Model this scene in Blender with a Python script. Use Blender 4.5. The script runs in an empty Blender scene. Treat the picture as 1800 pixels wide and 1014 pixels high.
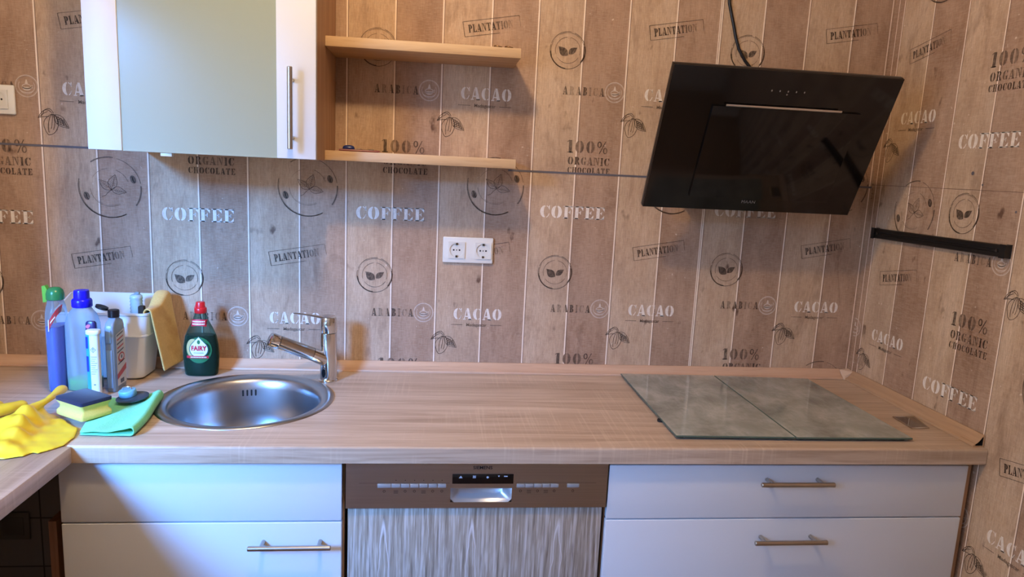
import bpy, bmesh, math, random
from mathutils import Vector, Matrix, noise as mnoise
random.seed(7)
S = bpy.context.scene
COL = S.collection
PI = math.pi

# ------------------------------------------------------------------ camera
cam_d = bpy.data.cameras.new('camera')
cam = bpy.data.objects.new('camera', cam_d)
COL.objects.link(cam)
S.camera = cam
yaw, pit, rol = 0.110370526, 0.166483314, 0.0475418565
fw = Vector((math.sin(yaw) * math.cos(pit), math.cos(yaw) * math.cos(pit), -math.sin(pit)))
rt = Vector((math.cos(yaw), -math.sin(yaw), 0))
up = rt.cross(fw)
r2 = rt * math.cos(rol) + up * math.sin(rol)
u2 = -rt * math.sin(rol) + up * math.cos(rol)
cam.matrix_world = Matrix(((r2.x, u2.x, -fw.x, 0.190358766), (r2.y, u2.y, -fw.y, -2.07265021),
                           (r2.z, u2.z, -fw.z, 1.50983902), (0, 0, 0, 1)))
cam_d.sensor_fit = 'HORIZONTAL'
cam_d.sensor_width = 36.0
cam_d.lens = 36.0 * 1229.82817 / 1800
cam_d.clip_start = 0.02

# ------------------------------------------------------------------ world, lights, exposure
W = bpy.data.worlds.new('sky')
S.world = W
W.use_nodes = True
bg = W.node_tree.nodes['Background']
bg.inputs[0].default_value = (0.52, 0.69, 1.0, 1)
bg.inputs[1].default_value = 7.0

def light(name, kind, loc, energy, color, **kw):
    d = bpy.data.lights.new(name, kind)
    d.energy = energy
    d.color = color
    for k, v in kw.items():
        setattr(d, k, v)
    o = bpy.data.objects.new(name, d)
    o.location = loc
    COL.objects.link(o)
    return o

ceiling_bulb = light('ceiling_bulb', 'POINT', (0.0, -1.18, 2.47), 38, (1.0, 0.69, 0.38), shadow_soft_size=0.05)
# bright blue sky seen through the window in the left wall
sky_win = light('window_daylight', 'AREA', (-2.2, -4.0, 2.85), 780, (0.10, 0.37, 1.0), shape='SQUARE', size=1.05)
sky_win.rotation_euler = Vector((1.04, 2.02, -1.22)).to_track_quat('-Z', 'Y').to_euler()

S.view_settings.view_transform = 'Standard'
S.view_settings.look = 'None'
S.view_settings.gamma = 1
S.view_settings.use_curve_mapping = False
S.view_settings.exposure = 0.0
S.cycles.use_denoising = True
S.cycles.max_bounces = 10
S.cycles.caustics_reflective = False
S.cycles.caustics_refractive = False

# ------------------------------------------------------------------ materials
def lin(h):
    if isinstance(h, str):
        h = [int(h[i:i + 2], 16) / 255 for i in (0, 2, 4)]
        return tuple(c / 12.92 if c <= .04045 else ((c + .055) / 1.055) ** 2.4 for c in h)
    return tuple(h)

class NT:
    def __init__(s, name):
        s.m = bpy.data.materials.new(name)
        s.m.use_nodes = True
        s.t = s.m.node_tree
        s.b = s.t.nodes['Principled BSDF']
        s.out = s.t.nodes['Material Output']
    def n(s, typ, **kw):
        nd = s.t.nodes.new(typ)
        for k, v in kw.items():
            setattr(nd, k, v)
        return nd
    def l(s, a, b):
        s.t.links.new(a, b)
    def val(s, sock, v):
        if hasattr(v, 'is_output') or isinstance(v, bpy.types.NodeSocket):
            s.l(v, sock)
        elif isinstance(v, (tuple, list)) and len(v) == 3 and sock.type == 'RGBA':
            sock.default_value = (*v, 1)
        else:
            sock.default_value = v
    def coord(s, scale=(1, 1, 1), rot=(0, 0, 0)):
        tc = s.n('ShaderNodeTexCoord')
        mp = s.n('ShaderNodeMapping')
        mp.inputs['Scale'].default_value = scale
        mp.inputs['Rotation'].default_value = rot
        s.l(tc.outputs['Object'], mp.inputs[0])
        return mp.outputs[0]
    def noise(s, scale, vec=None, detail=3, rough=.55, dist=0):
        nd = s.n('ShaderNodeTexNoise')
        nd.inputs['Scale'].default_value = scale
        nd.inputs['Detail'].default_value = detail
        nd.inputs['Roughness'].default_value = rough
        nd.inputs['Distortion'].default_value = dist
        if vec is not None:
            s.l(vec, nd.inputs['Vector'])
        return nd.outputs['Fac']
    def ramp(s, fac, stops):
        nd = s.n('ShaderNodeValToRGB')
        s.l(fac, nd.inputs[0])
        cr = nd.color_ramp
        while len(cr.elements) > 1:
            cr.elements.remove(cr.elements[-1])
        for i, (p, c) in enumerate(stops):
            e = cr.elements[0] if i == 0 else cr.elements.new(p)
            e.position = p
            c = (c, c, c) if isinstance(c, (int, float)) else lin(c)
            e.color = (*c, 1)
        return nd.outputs[0]
    def mix(s, fac, a, b, mode='MIX'):
        nd = s.n('ShaderNodeMix', data_type='RGBA', blend_type=mode)
        s.val(nd.inputs[0], fac)
        s.val(nd.inputs[6], a)
        s.val(nd.inputs[7], b)
        return nd.outputs[2]
    def math(s, op, a, b=0.0):
        nd = s.n('ShaderNodeMath', operation=op)
        s.val(nd.inputs[0], a)
        s.val(nd.inputs[1], b)
        return nd.outputs[0]
    def attr(s, name):
        nd = s.n('ShaderNodeAttribute', attribute_name=name)
        return nd.outputs['Fac']
    def bump(s, h, strength=.2, dist=.001):
        nd = s.n('ShaderNodeBump')
        nd.inputs['Strength'].default_value = strength
        nd.inputs['Distance'].default_value = dist
        s.l(h, nd.inputs['Height'])
        s.l(nd.outputs[0], s.b.inputs['Normal'])
    def set(s, **kw):
        for k, v in kw.items():
            s.val(s.b.inputs[k.replace('_', ' ')], v)
        return s.m

def plain(name, col, rough=.5, metal=0, var=.06, scale=30, bump=0, **kw):
    t = NT(name)
    c = lin(col)
    f = t.noise(scale, t.coord())
    t.set(Base_Color=t.mix(f, tuple(x * (1 - var) for x in c), tuple(min(1, x * (1 + var)) for x in c)),
          Roughness=rough, Metallic=metal)
    if bump:
        t.bump(f, bump)
    for k, v in kw.items():
        t.val(t.b.inputs[k.replace('_', ' ')], v)
    return t.m

# wood of the wallpaper boards; object coordinates, x across, z up
def wall_wood(t, axis):
    tone = t.attr('tone')
    sc = (1, 1, 1)
    co = t.coord(sc)
    fib = t.coord((90, 90, 5))
    tex = t.coord((1, 1, 1))
    f1 = t.noise(1.0, fib, 4, .6)
    weave = t.noise(420, t.coord((1, 1, .55)), 2, .6)
    blot = t.noise(7, t.coord((1.6, 1.6, .7)), 4, .6)
    blot2 = t.noise(2.2, co, 3, .5)
    light_c = t.ramp(blot, [(.28, WL[0]), (.5, WL[1]), (.72, WL[2])])
    dark_c = t.ramp(blot, [(.28, WD[0]), (.5, WD[1]), (.72, WD[2])])
    c = t.mix(tone, light_c, dark_c)
    c = t.mix(t.math('MULTIPLY', t.ramp(f1, [(.35, 0.0), (.72, 1.0)]), .22), c, lin('7a5a42'))
    c = t.mix(t.ramp(blot2, [(.42, 0.0), (.75, .4)]), c, lin('a38e7e'))
    thr = t.noise(1, t.coord((300, 300, 40)), 2, .6)
    thr2 = t.noise(1, t.coord((50, 50, 420)), 2, .6)
    c = t.mix(t.math('MULTIPLY', t.ramp(thr, [(.38, 0.0), (.68, 1.0)]), .26), c, lin('6b503c'))
    c = t.mix(t.math('MULTIPLY', t.ramp(thr2, [(.42, 0.0), (.7, 1.0)]), .20), c, lin('e0cbb4'))
    c = t.mix(t.math('MULTIPLY', weave, .30), c, lin('745743'))
    smear = t.ramp(t.noise(4.5, t.coord((2.2, 2.2, .8)), 5, .7, .8), [(.56, 0.0), (.74, .55)])
    c = t.mix(smear, c, lin('70503c'))
    spot = t.noise(26, t.coord((1, 1, .6)), 3, .5)
    sp2 = t.ramp(spot, [(.64, 0.0), (.72, .8)])
    gate = t.ramp(t.noise(5, t.coord()), [(.50, 0.0), (.60, 1.0)])
    c = t.mix(t.math('MULTIPLY', sp2, gate), c, lin('4d3022'))
    scuff = t.ramp(t.noise(75, t.coord(), 2, .5), [(.72, 0.0), (.76, .5)])
    c = t.mix(t.math('MULTIPLY', scuff, t.math('SUBTRACT', 1.0, gate)), c, lin('ead9c6'))
    return c, weave

WL = ('bd9e82', 'd6b898', 'e3c9ad')
WD = ('99775e', 'b6947a', 'c7a78c')

def wallpaper(name, ink=None, wear=.5):
    t = NT(name)
    c, weave = wall_wood(t, 0)
    if ink:
        a = t.attr('ink')
        w = t.noise(170, t.coord((1, 1, .7)), 3, .6)
        w2 = t.noise(30, t.coord((1, 1, .7)), 3, .6)
        m = t.math('MULTIPLY', t.ramp(t.math('ADD', t.math('MULTIPLY', w, .6), t.math('MULTIPLY', w2, .4)),
                                      [(.5 - wear * .32, 1.0), (.5 + (1 - wear) * .32, .45)]), a)
        c = t.mix(m, c, lin(ink))
    t.set(Base_Color=c, Roughness=.62, Specular_IOR_Level=.25)
    t.bump(weave, .12, .0006)
    return t.m

M_wall = wallpaper('wallpaper_boards')
M_ink = wallpaper('wallpaper_dark_print', '2a1f1a', .2)
M_white = wallpaper('wallpaper_white_print', 'f3ebe0', .2)
M_gap = plain('wallpaper_board_gap', 'ecd9c4', .6, var=.14, scale=60)
M_gapd = plain('wallpaper_gap_edge', '6d5142', .7, var=.2, scale=60)
M_seam = plain('panel_seam', '605b62', .6)

def oak(name, axis='x', c=('a98769', 'c4a381', 'd2b596'), rough=.42, saw=True):
    t = NT(name)
    L, A = 2.2, 42
    sc = {'x': (L, A, A), 'y': (A, L, A), 'z': (A, A, L)}[axis]
    g = t.noise(1, t.coord(sc), 6, .62, .6)
    g2 = t.noise(1, t.coord(tuple(v * 4 for v in sc)), 3, .6)
    big = t.noise(1, t.coord(tuple(v * .22 for v in sc)), 3, .5, .5)
    col = t.ramp(g, [(.28, c[0]), (.5, c[1]), (.74, c[2])])
    col = t.mix(t.ramp(big, [(.35, 0.0), (.7, .45)]), col, lin(c[0]))
    col = t.mix(t.ramp(g2, [(.58, 0.0), (.72, .32)]), col, lin('8a6c54'))
    if saw:
        sc2 = {'x': (160, 5, 5), 'y': (5, 160, 5), 'z': (5, 5, 160)}[axis]
        s = t.noise(1, t.coord(sc2), 2, .5)
        gate = t.ramp(t.noise(4, t.coord()), [(.45, 0.0), (.6, 1.0)])
        col = t.mix(t.math('MULTIPLY', t.ramp(s, [(.52, 0.0), (.7, .2)]), gate), col, lin('e6d3bb'))
    t.set(Base_Color=col, Roughness=rough)
    t.bump(g2, .12, .0005)
    return t.m

M_top = oak('worktop_oak', 'x', ('a08974', 'c2ac97', 'd6c3b0'))
M_topy = oak('worktop_oak_return', 'y', ('a08974', 'c2ac97', 'd6c3b0'))
M_oak = oak('shelf_oak', 'x', ('ad8c68', 'c9a982', 'd8bd98'), .5, False)
M_oakz = oak('carcass_oak', 'z', ('9a7658', 'b38d6b', 'c3a182'), .5, False)
M_oakdark = oak('brown_board', 'z', ('855a3c', 'a06d4a', 'b07d58'), .5, False)
M_strip = oak('edge_strip_oak', 'x', ('bb967a', 'cca88b', 'd6b79c'), .45, False)
M_stripy = oak('edge_strip_oak_side', 'y', ('a58467', 'b99877', 'c7a88a'), .45, False)

def decor_front():
    t = NT('grey_limed_oak')
    g = t.noise(1, t.coord((60, 60, 2.2)), 5, .65, 1.2)
    g2 = t.noise(1, t.coord((210, 210, 9)), 3, .6)
    co = t.coord((1, 1, 1))
    wv = t.n('ShaderNodeTexWave', wave_type='BANDS', bands_direction='X')
    t.l(t.coord((7.2, 7.2, .5)), wv.inputs['Vector'])
    wv.inputs['Scale'].default_value = 1.2
    wv.inputs['Distortion'].default_value = 5.5
    wv.inputs['Detail'].default_value = 2
    wv.inputs['Detail Scale'].default_value = 1.1
    col = t.ramp(g, [(.25, '77695a'), (.45, '938575'), (.62, 'a69a8c'), (.8, 'c4bcb4')])
    col = t.mix(t.ramp(wv.outputs['Fac'], [(.9, 0.0), (.99, .38)]), col, lin('cfc8c4'))
    col = t.mix(t.ramp(g2, [(.52, 0.0), (.68, .6)]), col, lin('cfc8c2'))
    col = t.mix(t.ramp(g2, [(.3, .75), (.46, 0.0)]), col, lin('55473b'))
    tc = t.n('ShaderNodeTexCoord')
    sx = t.n('ShaderNodeSeparateXYZ')
    t.l(tc.outputs['Object'], sx.inputs[0])
    wob = t.math('MULTIPLY', t.math('SUBTRACT', t.noise(1, t.coord((10, 10, 14)), 2, .5), .5), .016)
    xp = t.math('PINGPONG', t.math('ADD', t.math('ADD', sx.outputs[0], wob), .21 + .4), .1)
    dd = t.math('ADD', sx.outputs[2], t.math('MULTIPLY', t.math('POWER', xp, 2.0), 900.0))
    ph = t.math('ABSOLUTE', t.math('SUBTRACT', t.math('FRACT', t.math('DIVIDE', t.math('SUBTRACT', dd, .70 - .16), .32)), .5))
    arch = t.math('MULTIPLY', t.ramp(ph, [(.0, .85), (.035, .5), (.07, 0.0)]), t.ramp(xp, [(.012, 1.0), (.022, 0.0)]))
    col = t.mix(arch, col, lin('d2ccca'))
    t.set(Base_Color=col, Roughness=.55)
    t.bump(g2, .25, .0008)
    return t.m
M_decor = decor_front()

M_whitef = plain('white_front', 'd0d3d8', .42, var=.02, scale=8)
M_whiteplastic = plain('white_plastic', 'e2dfd6', .3, var=.015)
M_carcass = plain('white_carcass', 'd4d2cc', .5, var=.02)
M_plaster = plain('plaster', 'd9d2c8', .8, var=.03)
M_floor = oak('floor_laminate', 'y', ('7e6248', '977757', 'a88968'), .4, False)
M_black = plain('black_plastic', '0c0b0b', .35, var=.2)
M_dark = plain('dark_gap', '151312', .8)

def brushed(name, col, axis, rough=.28, metal=1.0):
    t = NT(name)
    sc = {'x': (3, 400, 400), 'z': (400, 400, 3), 'c': (90, 90, 90)}[axis]
    g = t.noise(1, t.coord(sc), 2, .6)
    c = lin(col)
    t.set(Base_Color=t.mix(g, tuple(v * .86 for v in c), tuple(min(1, v * 1.1) for v in c)), Metallic=metal,
          Roughness=t.math('ADD', t.math('MULTIPLY', g, .12), rough - .06))
    return t.m
M_steel = brushed('brushed_steel', 'b9b6b2', 'x', .3)
M_steelz = brushed('brushed_steel_upright', 'b9b6b2', 'z', .3)
M_panel = brushed('dishwasher_steel', 'b3aeaa', 'x', .34)
M_sink = plain('sink_steel', 'b2b4b8', .3, 1.0, var=.03, scale=6)
M_chrome = plain('chrome', 'd6d6d6', .12, 1.0, var=.03)
M_satin = plain('satin_nickel', 'b5aea4', .28, 1.0, var=.04)

def tiles():
    t = NT('dark_tiles')
    br = t.n('ShaderNodeTexBrick', offset=0.0, squash=1.0)
    tc = t.n('ShaderNodeTexCoord')
    mp = t.n('ShaderNodeMapping')
    mp.inputs['Rotation'].default_value = (PI / 2, 0, 0)
    t.l(tc.outputs['Object'], mp.inputs[0])
    sx = t.n('ShaderNodeSeparateXYZ')
    t.l(tc.outputs['Object'], sx.inputs[0])
    cx = t.n('ShaderNodeCombineXYZ')
    t.l(t.math('ADD', sx.outputs[0], .9575 + 1.56), cx.inputs[0])
    t.l(t.math('ADD', sx.outputs[2], -.4265 + 1.56), cx.inputs[1])
    t.l(cx.outputs[0], br.inputs['Vector'])
    br.inputs['Scale'].default_value = 1
    br.inputs['Brick Width'].default_value = .156
    br.inputs['Row Height'].default_value = .156
    br.inputs['Mortar Size'].default_value = .0022
    br.inputs['Color1'].default_value = (*lin('77716e'), 1)
    br.inputs['Color2'].default_value = (*lin('7d7673'), 1)
    br.inputs['Mortar'].default_value = (*lin('3a3635'), 1)
    t.set(Base_Color=br.outputs['Color'], Roughness=.35)
    return t.m
M_tile = tiles()

# ------------------------------------------------------------------ geometry helpers
BASE = {}
def thing(name, label, cat, loc, group=None):
    o = bpy.data.objects.new(name, None)
    o.empty_display_size = .05
    COL.objects.link(o)
    o.location = loc
    o['label'] = label
    o['category'] = cat
    if group:
        o['group'] = group
    BASE[o.name] = Vector(loc)
    return o
def tag(o, label, cat, group=None):
    o['label'] = label
    o['category'] = cat
    if group:
        o['group'] = group
    return o
def struct(o):
    o['kind'] = 'structure'
    return o

class MB:
    def __init__(s):
        s.bm = bmesh.new()
        s.mi = 0
        s.T = Matrix()
    def _fin(s, geom_faces):
        for f in geom_faces:
            f.material_index = s.mi
    def face(s, pts):
        vs = [s.bm.verts.new(s.T @ Vector(p)) for p in pts]
        f = s.bm.faces.new(vs)
        f.material_index = s.mi
        return f
    def box(s, a, b, bev=0, seg=2):
        a, b = Vector(a), Vector(b)
        r = bmesh.ops.create_cube(s.bm, size=1)
        c, d = (a + b) / 2, b - a
        for v in r['verts']:
            v.co = Vector((v.co.x * d.x, v.co.y * d.y, v.co.z * d.z)) + c
        fs = {f for v in r['verts'] for f in v.link_faces}
        if bev:
            es = {e for v in r['verts'] for e in v.link_edges}
            rb = bmesh.ops.bevel(s.bm, geom=list(es), offset=bev, segments=seg, profile=.5, affect='EDGES', clamp_overlap=True)
            vs = {v for f in rb['faces'] for v in f.verts}
            todo = list(vs)
            seen = set(vs)
            while todo:
                v = todo.pop()
                for e in v.link_edges:
                    w = e.other_vert(v)
                    if w not in seen:
                        seen.add(w)
                        todo.append(w)
            vs = seen
            fs = {f for v in vs for f in v.link_faces}
        else:
            vs = set(r['verts'])
        for v in vs:
            v.co = s.T @ v.co
        s._fin(fs)
        return s
    def rings(s, rings, close=True, cap0=True, cap1=True):
        R = [[s.bm.verts.new(s.T @ Vector(p)) for p in r] for r in rings]
        n = len(R[0])
        for i in range(len(R) - 1):
            for j in range(n if close else n - 1):
                k = (j + 1) % n
                f = s.bm.faces.new((R[i][j], R[i][k], R[i + 1][k], R[i + 1][j]))
                f.material_index = s.mi
        for c, r in ((cap0, R[0][::-1]), (cap1, R[-1])):
            if c and close:
                f = s.bm.faces.new(r)
                f.material_index = s.mi
        return s
    def tube(s, pts, r, seg=12, caps=True):
        pts = [Vector(p) for p in pts]
        rs = r if isinstance(r, (list, tuple)) else [r] * len(pts)
        out = []
        d0 = (pts[1] - pts[0]).normalized()
        ref = Vector((0, 0, 1)) if abs(d0.z) < .9 else Vector((1, 0, 0))
        x = d0.cross(ref).normalized()
        for i, p in enumerate(pts):
            if i == 0:
                d = pts[1] - p
            elif i == len(pts) - 1:
                d = p - pts[i - 1]
            else:
                d = pts[i + 1] - pts[i - 1]
            d.normalize()
            x = (x - d * x.dot(d)).normalized()
            y = d.cross(x)
            out.append([p + (x * math.cos(2 * PI * k / seg) + y * math.sin(2 * PI * k / seg)) * rs[i] for k in range(seg)])
        return s.rings(out, True, caps, caps)
    def lathe(s, prof, c=(0, 0, 0), seg=32, cap0=True, cap1=True):
        c = Vector(c)
        return s.rings([[c + Vector((r * math.cos(2 * PI * k / seg), r * math.sin(2 * PI * k / seg), z)) for k in range(seg)]
                        for r, z in prof], True, cap0, cap1)
    def prism(s, poly, axis, a, b):
        def P(p, t):
            return {'x': (t, p[0], p[1]), 'y': (p[0], t, p[1]), 'z': (p[0], p[1], t)}[axis]
        return s.rings([[P(p, a) for p in poly], [P(p, b) for p in poly]])
    def build(s, name, mats, parent=None, base=None, smooth=35, shadow_off=False):
        bm = s.bm
        bmesh.ops.recalc_face_normals(bm, faces=bm.faces)
        if parent is not None:
            root = parent
            while root.parent:
                root = root.parent
            off = BASE.get(root.name, Vector())
        else:
            off = Vector(base) if base is not None else Vector()
        for v in bm.verts:
            v.co -= off
        if smooth:
            for f in bm.faces:
                f.smooth = True
            for e in bm.edges:
                if len(e.link_faces) == 2 and e.calc_face_angle(0) > math.radians(smooth):
                    e.smooth = False
        me = bpy.data.meshes.new(name)
        bm.to_mesh(me)
        bm.free()
        for m in (mats if isinstance(mats, (list, tuple)) else [mats]):
            me.materials.append(m)
        o = bpy.data.objects.new(name, me)
        COL.objects.link(o)
        if parent is not None:
            o.parent = parent
        else:
            o.location = off
            BASE[o.name] = off
        return o

def smoothed(o, lv=2):
    m = o.modifiers.new('subdivision', 'SUBSURF')
    m.levels = m.render_levels = lv
    return o

def superell(cx, cy, rx, ry, n=2.6, seg=40):
    out = []
    for k in range(seg):
        a = 2 * PI * k / seg
        c, d = math.cos(a), math.sin(a)
        out.append((cx + rx * math.copysign(abs(c) ** (2 / n), c), cy + ry * math.copysign(abs(d) ** (2 / n), d)))
    return out

def loft(b, secs, cx, cy, n=2.6, seg=40, cap0=True, cap1=True, rot=0):
    """secs: (z, rx, ry[, n])"""
    R = []
    for q in secs:
        z, rx, ry = q[:3]
        nn = q[3] if len(q) > 3 else n
        pts = superell(0, 0, rx, ry, nn, seg)
        cr, sr = math.cos(rot), math.sin(rot)
        R.append([(cx + x * cr - y * sr, cy + x * sr + y * cr, z) for x, y in pts])
    b.rings(R, True, cap0, cap1)

def interp(secs, z, i):
    for a, b in zip(secs, secs[1:]):
        if a[0] <= z <= b[0]:
            t = (z - a[0]) / max(1e-9, b[0] - a[0])
            return a[i] + (b[i] - a[i]) * t
    return secs[-1][i] if z > secs[-1][0] else secs[0][i]

def text_faces(txt, size, bold=0.0, spacing=1.0):
    """faces of a line of lettering, centred, as lists of (x, y)"""
    cu = bpy.data.curves.new('lettering', 'FONT')
    cu.body = txt
    cu.size = size
    cu.offset = bold
    cu.space_character = spacing
    cu.align_x = 'CENTER'
    cu.align_y = 'CENTER'
    cu.resolution_u = 3
    o = bpy.data.objects.new('lettering', cu)
    COL.objects.link(o)
    dg = bpy.context.evaluated_depsgraph_get()
    me = bpy.data.meshes.new_from_object(o.evaluated_get(dg))
    out = [[tuple(me.vertices[i].co[:2]) for i in p.vertices] for p in me.polygons]
    bpy.data.meshes.remove(me)
    bpy.data.objects.remove(o)
    bpy.data.curves.remove(cu)
    return out

# ------------------------------------------------------------------ stencil lettering of the wallpaper
def R_(x0, y0, x1, y1):
    return [(x0, y0), (x1, y0), (x1, y1), (x0, y1)]
def cres(cx, cy, ox, oy, ix, iy, a0, a1, n=10, idx=0.0):
    out = []
    for k in range(n):
        q = []
        for a in (a0 + (a1 - a0) * k / n, a0 + (a1 - a0) * (k + 1) / n):
            a = math.radians(a)
            q.append(((cx + ox * math.cos(a), cy + oy * math.sin(a)), (cx + idx + ix * math.cos(a), cy + iy * math.sin(a))))
        out.append([q[0][0], q[1][0], q[1][1], q[0][1]])
    return out
_stem = [R_(.1, 0, .36, 1), R_(.0, 0, .42, .07), R_(.0, .93, .42, 1)]
GL = {
 'A': (.86, [[(.34, 1), (.54, 1), (.84, .0), (.52, 0)], [(.30, .93), (.36, .8), (.18, .05), (.10, .05)], R_(.0, 0, .28, .07),
             R_(.46, 0, .9, .07), R_(.24, .24, .5, .33)]),
 'B': (.76, _stem + cres(.40, .75, .30, .25, .05, .17, -88, 88) + cres(.40, .26, .36, .26, .08, .18, -88, 88)),
 'C': (.80, cres(.44, .5, .44, .5, .14, .42, 98, 262) + cres(.46, .5, .34, .5, .28, .43, 30, 80, 6) + cres(.46, .5, .34, .5, .28, .43, -80, -30, 6)
       + [[(.72, 1), (.79, 1), (.79, .64), (.66, .74)], [(.79, .36), (.74, .36), (.66, .24), (.74, .2)]]),
 'E': (.78, _stem + [R_(.40, .93, .76, 1), [(.76, 1), (.76, .66), (.66, .78), (.52, .94)], R_(.40, 0, .76, .07), [(.76, 0), (.76, .34), (.66, .22), (.52, .06)],
             R_(.40, .47, .54, .54), [(.56, .34), (.56, .67), (.48, .54), (.48, .47)]]),
 'F': (.76, _stem + [R_(.40, .93, .76, 1), [(.76, 1), (.76, .64), (.66, .77), (.52, .94)], R_(.40, .47, .54, .54), [(.58, .32), (.58, .69), (.48, .54), (.48, .47)]]),
 'G': (.84, cres(.44, .5, .44, .5, .14, .42, 98, 262) + cres(.46, .5, .34, .5, .28, .43, 30, 80, 6) + [[(.70, 1), (.77, 1), (.77, .66), (.66, .74)],
             R_(.52, .02, .76, .40), R_(.46, .36, .84, .43)]),
 'H': (.94, _stem + [R_(.58, 0, .84, 1), R_(.52, 0, .92, .07), R_(.52, .93, .92, 1), R_(.40, .46, .54, .54)]),
 'I': (.44, _stem),
 'L': (.74, _stem + [R_(.40, 0, .72, .07), [(.72, 0), (.72, .38), (.62, .2), (.5, .06)]]),
 'M': (1.0, [R_(.06, 0, .14, 1), [(.06, 1), (.30, 1), (.54, .2), (.44, .1)], [(.72, 1), (.64, .92), (.5, .3), (.56, .3)], R_(.70, 0, .94, 1), R_(0, 0, .22, .06), R_(.64, 0, 1, .06)]),
 'N': (.90, [R_(.10, 0, .18, 1), R_(0, 0, .28, .07), R_(0, .93, .24, 1), [(.22, 1), (.44, .96), (.80, .0), (.62, .08)], R_(.72, .22, .80, 1), R_(.60, .93, .9, 1)]),
 'O': (.88, cres(.42, .5, .42, .5, .12, .42, 98, 262) + cres(.46, .5, .42, .5, .12, .42, -82, 82)),
 'P': (.76, _stem + cres(.40, .71, .36, .29, .08, .20, -88, 88)),
 'R': (.86, _stem + cres(.40, .74, .34, .26, .06, .18, -88, 88) + [[(.42, .46), (.60, .46), (.86, 0), (.58, 0)]]),
 'T': (.82, [R_(.27, 0, .53, 1), R_(.18, 0, .62, .07), R_(.56, .92, .80, 1), [(.80, 1), (.80, .62), (.70, .78), (.6, .93)], R_(0, .92, .24, 1),
             [(0, 1), (0, .62), (.10, .78), (.2, .93)]]),
 '0': (.74, cres(.34, .5, .34, .5, .08, .42, 98, 262) + cres(.38, .5, .34, .5, .08, .42, -82, 82)),
 '1': (.50, [R_(.14, 0, .40, 1), R_(.02, 0, .50, .07), [(.0, .82), (.14, .92), (.14, 1), (.0, .9)]]),
 '%': (.92, cres(.2, .74, .2, .26, .09, .18, 0, 359, 14) + cres(.72, .26, .2, .26, .09, .18, 0, 359, 14) + [[(.18, 0), (.26, 0), (.76, 1), (.68, 1)]]),
}
def stencil(word, w, h, gap=.12):
    """polygons of a word fitted in a w x h box centred on the origin, each with its 0..1 place along the word"""
    x = 0
    out = []
    for ch in word:
        gw, polys = GL[ch]
        for p in polys:
            out.append([(x + a, b) for a, b in p])
        x += gw + gap
    tot = x - gap
    return [[((a / tot - .5) * w, (b - .5) * h) for a, b in p] for p in out]

# ------------------------------------------------------------------ papered walls
class Paper:
    """one papered wall: u runs along the wall, z up; one mesh"""
    def __init__(s, pos, u0, u1, lines):
        s.pos, s.u0, s.u1, s.lines = pos, u0, u1, lines
        s.V, s.F, s.MI, s.ink, s.tone = [], [], [], [], []
    def tone_at(s, u):
        k = sum(1 for l, _ in s.lines if l <= u)
        return s.lines[k - 1][1] if k else 1 - s.lines[0][1]
    def add(s, pts, off, mi, ink=1.0, tone=None):
        i0 = len(s.V)
        um = sum(p[0] for p in pts) / len(pts)
        for p in pts:
            s.V.append(s.pos(p[0], off, p[1]))
            s.ink.append(ink(p) if callable(ink) else ink)
            s.tone.append(s.tone_at(um) if tone is None else tone)
        s.F.append(list(range(i0, i0 + len(pts))))
        s.MI.append(mi)
    def mark(s, polys, c, rot=0, mi=1, ink=1.0):
        cr, sr = math.cos(rot), math.sin(rot)
        for p in polys:
            q = [(c[0] + a * cr - b * sr, c[1] + a * sr + b * cr) for a, b in p]
            if min(a for a, _ in q) < s.u0 + .001 or max(a for a, _ in q) > s.u1 - .001 or min(b for _, b in q) < .02 or max(b for _, b in q) > 2.55:
                continue
            um = sum(a for a, _ in p) / len(p)
            for_ink = ink(um) if callable(ink) else ink
            if for_ink > .03:
                s.add(q, .0009, mi, for_ink)
    def line(s, pts, w, c, rot=0, mi=1, ink=1.0):
        P = []
        for (a, b), (d, e) in zip(pts, pts[1:]):
            L = math.hypot(d - a, e - b) or 1e-9
            nx, ny = -(e - b) / L * w / 2, (d - a) / L * w / 2
            P.append([(a + nx, b + ny), (d + nx, e + ny), (d - nx, e - ny), (a - nx, b - ny)])
        s.mark(P, c, rot, mi, ink)
    def build(s, name, mats):
        me = bpy.data.meshes.new(name)
        me.from_pydata(s.V, [], s.F)
        me.polygons.foreach_set('material_index', s.MI)
        for nm, vals in (('ink', s.ink), ('tone', s.tone)):
            a = me.attributes.new(nm, 'FLOAT', 'POINT')
            a.data.foreach_set('value', vals)
        for m in mats:
            me.materials.append(m)
        o = bpy.data.objects.new(name, me)
        COL.objects.link(o)
        return struct(o)

def arc(r, a0, a1, n=24, ry=None, c=(0, 0)):
    ry = r if ry is None else ry
    return [(c[0] + r * math.cos(math.radians(a0 + (a1 - a0) * k / n)), c[1] + ry * math.sin(math.radians(a0 + (a1 - a0) * k / n))) for k in range(n + 1)]
def leaf_pts(L, wd, n=10):
    a = [(L * k / n, wd * math.sin(PI * (k / n) ** .8) ** 1.15 * 1.1) for k in range(n + 1)]
    b = [(L * k / n, -wd * .85 * math.sin(PI * (k / n) ** .8) ** 1.15) for k in range(n, -1, -1)]
    return a + b[1:-1]
def rotp(pts, d, o=(0, 0)):
    c, s = math.cos(math.radians(d)), math.sin(math.radians(d))
    return [(o[0] + x * c - y * s, o[1] + x * s + y * c) for x, y in pts]

MADA = text_faces('Madagascar', .0135, .0002)

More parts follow.
